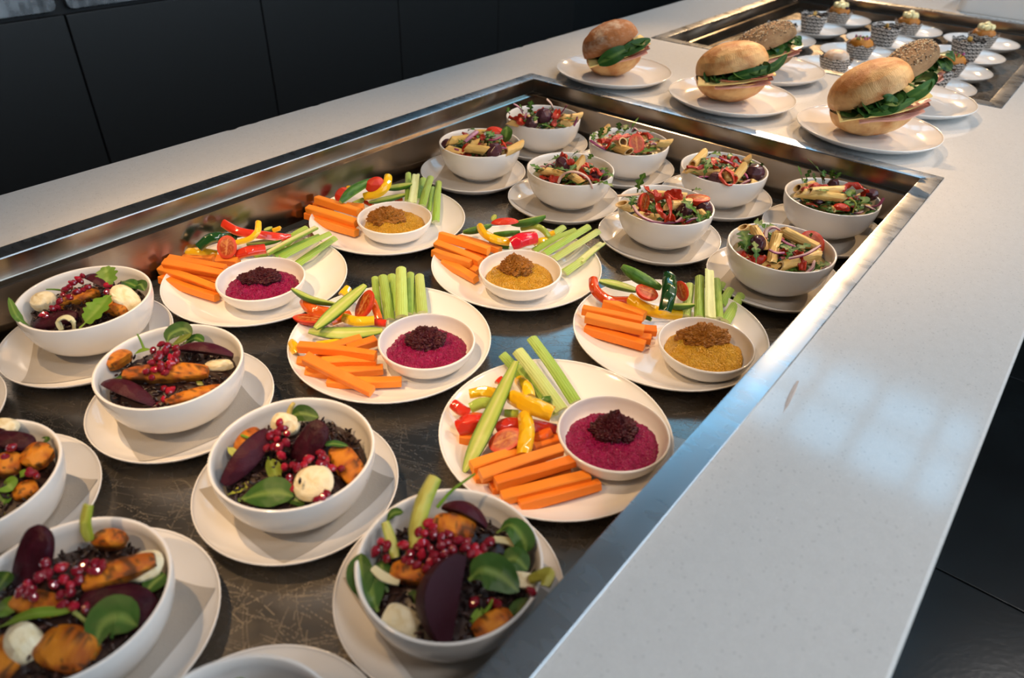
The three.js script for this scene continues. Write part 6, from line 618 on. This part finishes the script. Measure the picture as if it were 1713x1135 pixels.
sandwich(-0.537, -1.333, FACE - 0.05, 'golden round roll with pink ham, cheese and leaves, middle sandwich', { rx: 0.066, rz: 0.058, hb: 0.044, ht: 0.042, open: 0.26, gap: 0.006, tip: -0.12, low: 0.1, crust: M.crust, leaves: 13, folds: [[-0.035, 0.012, 0.06], [0.0, 0.06, 0.12]], seed: 13, show: [[[[-0.02, 0.056, 0.5], [0.02, 0.06, 0.75], [0.06, 0.05, 0.8]], 0.018], [[[0.03, 0.05, 0.5], [0.058, 0.05, 0.8], [0.078, 0.042, 1.3]], 0.016, [0.04, 0.11, 0.02]]] });
sandwich(-0.281, -1.33, FACE - 0.02, 'wide open golden round roll with spinach, cheese and ham nearest the viewer', { rx: 0.067, rz: 0.06, hb: 0.046, ht: 0.046, open: 0.5, gap: 0.003, tip: -0.14, low: 0.17, crust: M.crust, leaves: 17, folds: [[-0.02, 0.035, 0.08], [0.01, 0.062, 0.12]], seed: 23, show: [[[[-0.012, 0.045, 0.5], [-0.004, 0.058, 0.75], [0.002, 0.054, 0.95]], 0.034, [0.025, 0.09, 0.015]], [[[0.01, 0.05, 0.45], [0.04, 0.055, 0.7], [0.058, 0.05, 0.9]], 0.02, [0.05, 0.14, 0.02]], [[[-0.03, 0.055, 0.3], [0.0, 0.06, 0.4], [0.035, 0.058, 0.5]], 0.018, [0.05, 0.14, 0.02]]] });
sandwich(-0.573, -1.572, FACE + 0.55, 'long seeded brown roll with smoked ham behind the golden roll', { rx: 0.085, rz: 0.04, hb: 0.034, ht: 0.036, open: 0.2, gap: 0.008, tip: -0.15, low: 0.04, crust: M.brown, kind: 'brown', under: M.brown, leaves: 13, folds: [[-0.01, 0.03, 0.1], [0.015, 0.07, 0.12]], seed: 33, seeds: 1 });
sandwich(-0.29, -1.562, FACE + 0.6, 'seeded brown roll with smoked ham and dark leaves, rightmost sandwich', { rx: 0.085, rz: 0.042, hb: 0.036, ht: 0.034, open: 0.32, gap: 0.006, tip: -0.2, low: 0.06, crust: M.brown, kind: 'brown', under: M.brown, leaves: 15, folds: [[-0.05, 0.0, 0.1], [0.01, 0.06, 0.12]], seed: 43, seeds: 1 });

// ---------- small cakes in the back well ----------
{
  const fy = TOP - 0.05, cupG = (h, fl) => { const n = 64, m = 8, pos = [], uv = [], ix = []; for (let j = 0; j <= m; j++) for (let i = 0; i <= n; i++) { const a = i / n * 6.28318, t = j / m, sq = 1 + 0.05 * Math.cos(4 * a), rim = j === m ? 0.0025 * Math.cos(a * 8) : 0, r = lerp(0.026, 0.026 + fl, Math.pow(t, 0.85)) * sq * (1 + 0.025 * Math.cos(a * 16) * t); pos.push(Math.cos(a) * r, t * h + rim, Math.sin(a) * r); uv.push(i / n * 2, t * 0.9); if (j && i) { const e = j * (n + 1) + i, d = e - n - 1; ix.push(d - 1, e - 1, d, d, e - 1, e); } } return finish(pos, null, uv, ix, 1.2); };
  const low = cupG(0.034, 0.011), tall = cupG(0.05, 0.013), base0 = new THREE.CylinderGeometry(0.026, 0.026, 0.001, 40).translate(0, 0.0008, 0);
  const cakeG = (r, y, h, c1, c2, s) => { const g = blob([0, y, 0], [V(1, 0, 0), V(0, 1, 0)], [r, h, r], { nz: 0.06, fr: 3, seed: s, w: 28, h: 16, pow: 0.85, col: (x, yy, z) => mix(c1, c2, fbm(x * 4 + s, yy * 4, z * 4)) }); return g; };
  const orange = cakeG(0.0285, 0.03, 0.0185, [0.6, 0.24, 0.03], [0.42, 0.13, 0.015], 3), dark = cakeG(0.0285, 0.028, 0.017, [0.03, 0.014, 0.01], [0.06, 0.026, 0.015], 5), glaze = cakeG(0.0285, 0.03, 0.0185, [0.65, 0.26, 0.015], [0.5, 0.15, 0.01], 7), mer = cakeG(0.029, 0.03, 0.02, [0.8, 0.76, 0.68], [0.5, 0.22, 0.06], 9);
  const creamG = mergeGeometries([0, 1, 2, 3, 4, 5, 6, 7, 8].map((i) => { const a = i / 8 * 6.28, r = i === 8 ? 0 : 0.014; return blob([Math.cos(a) * r, 0.05 + (i === 8 ? 0.006 : 0), Math.sin(a) * r], [V(1, 0, 0), V(0, 1, 0)], [0.0085, 0.0085, 0.0085], { nz: 0.12, fr: 3, seed: i * 3, w: 12, h: 9 }); }));
  const petalG = (c, s) => { const q = rng(s); return mergeGeometries([...Array(14)].map(() => { const a = q() * 6.28, r = Math.sqrt(q()) * 0.022; return blob([Math.cos(a) * r, 0.046 + q() * 0.004, Math.sin(a) * r], [V(q() - 0.5, 0.3, q() - 0.5), V(0, 1, 0.2)], [0.004, 0.0012, 0.0025], { nz: 0.1, w: 7, h: 5, seed: q() * 9, col: () => c }); })); };
  const green = petalG([0.16, 0.28, 0.04], 5), pink = petalG([0.36, 0.06, 0.2], 9), gold = blob([0, 0.05, 0], [V(1, 0, 0), V(0, 1, 0)], [0.006, 0.007, 0.004], { nz: 0.2, w: 10, h: 8, col: () => [0.6, 0.34, 0.06] }), berry = blob([0.012, 0.044, 0.016], [V(1, 0, 0), V(0, 1, 0)], [0.0065, 0.005, 0.006], { nz: 0.1, w: 12, h: 9, col: () => [0.03, 0.008, 0.02] }), k = 0.4493 / 0.4893;
  const row = [['back left', 'f', -0.752, -2.658], ['second from back left', 'd', -0.765, -2.455], ['back middle', 'f', -0.5385, -2.665], ['back right', 'f', -0.325, -2.662], ['middle of the second row', 'd', -0.5495, -2.45], ['middle of the third row', 'p', -0.556, -2.25], ['right of the second row', 'd', -0.327, -2.447], ['front middle', 'm', -0.556, -2.05], ['right of the third row', 'p', -0.322, -2.245], ['front left', 'd', -0.775, -2.05], ['left of the third row', 'd', -0.783, -2.24], ['front right', 'd', -0.322, -2.05]];
  const says = { f: 'orange cake with pale frosting in a patterned paper case, ', d: 'tall patterned paper case with a dark cake, ', p: 'glazed yellow cake with petals in a patterned paper case, ', m: 'meringue topped cake in a patterned paper case, ' };
  row.forEach(([w, t, x, z], i) => {
    x *= k; z *= k; plate(P20, x, fy, z, 'small white cake plate, ' + w + ' in the back well', null);
    const o = base('small_cake', [x, fy + 0.0056, z], says[t] + w, 'cake', null, FACE + 0.4 * i);
    const cs = part('paper_case', t === 'd' ? tall : low, M.wrapper, o); part('case_base', base0, M.wrapper, cs);
    part('cake', { f: orange, d: dark, p: glaze, m: mer }[t], M.cake, o);
    if (t === 'f') { part('frosting', creamG, M.cream, o); part('berry', berry, M.cake, o); }
    if (t === 'd') part('gold_topping', gold, M.cake, o);
    if (t === 'p') { tag(part('green_petals', green, M.cake, o), null, null, null, 'stuff'); tag(part('pink_petals', pink, M.cake, o), null, null, null, 'stuff'); }
  });
}
add('food_smear', blob([-.1104, .9002, -.5652], [V([-.1072, .9, -.5403]).sub(V([-.1143, .9, -.5919])), V(0, 1, 0)], [0.024, 0.0003, 0.0018], { nz: 0.7, fr: 6, w: 20, h: 8, col: () => [0.7, 0.6, 0.54] }), M.cheese, 'faint dried brown smear on the white worktop beside the rim', 'stain');
// ---------- tray with folded napkins at the far end ----------
{
  const x0 = -0.42, x1 = 0.02, z0 = -3.02, z1 = -2.655, sh = new THREE.Shape(), r = 0.03, hole = new THREE.Path(), i = 0.012, rect = (p, a, b, c, d, q) => { p.moveTo(a + q, c); p.lineTo(b - q, c); p.quadraticCurveTo(b, c, b, c + q); p.lineTo(b, d - q); p.quadraticCurveTo(b, d, b - q, d); p.lineTo(a + q, d); p.quadraticCurveTo(a, d, a, d - q); p.lineTo(a, c + q); p.quadraticCurveTo(a, c, a + q, c); };
  rect(sh, x0, x1, -z1, -z0, r); rect(hole, x0 + i, x1 - i, -z1 + i, -z0 - i, r - 0.01); sh.holes.push(hole);
  const o = base('tray', [(x0 + x1) / 2, TOP, (z0 + z1) / 2], 'white rectangular tray holding folded napkins at the far end', 'tray'), cx = -(x0 + x1) / 2, cz = -(z0 + z1) / 2;
  part('tray_wall', new THREE.ExtrudeGeometry(sh, { depth: 0.05, bevelThickness: 0.003, bevelSize: 0.002, bevelSegments: 2 }).rotateX(-Math.PI / 2).translate(cx, 0.003, cz), M.melamine, o); part('tray_floor', box(-0.215, 0.215, 0.001, 0.006, -0.175, 0.175), M.melamine, o);
  for (let k = 0; k < 6; k++) { const g = new RoundedBoxGeometry(0.34, 0.0115, 0.3, 2, 0.004), m = part(numbered('folded_napkin'), g, M.paper, scene); m.position.set(-0.2 + 0.006 * Math.sin(k * 2.3) + 0.02, TOP + 0.012 + k * 0.0118, -2.838 + 0.005 * Math.cos(k * 1.7)); tag(m, ['lowest', 'second lowest', 'third', 'fourth', 'second highest', 'topmost'][k] + ' white folded napkin in the stack on the tray', 'napkin'); }
}
scene.traverse((o) => { if (o.isMesh) { o.castShadow = true; o.receiveShadow = true; } });
renderer.render(scene, camera);
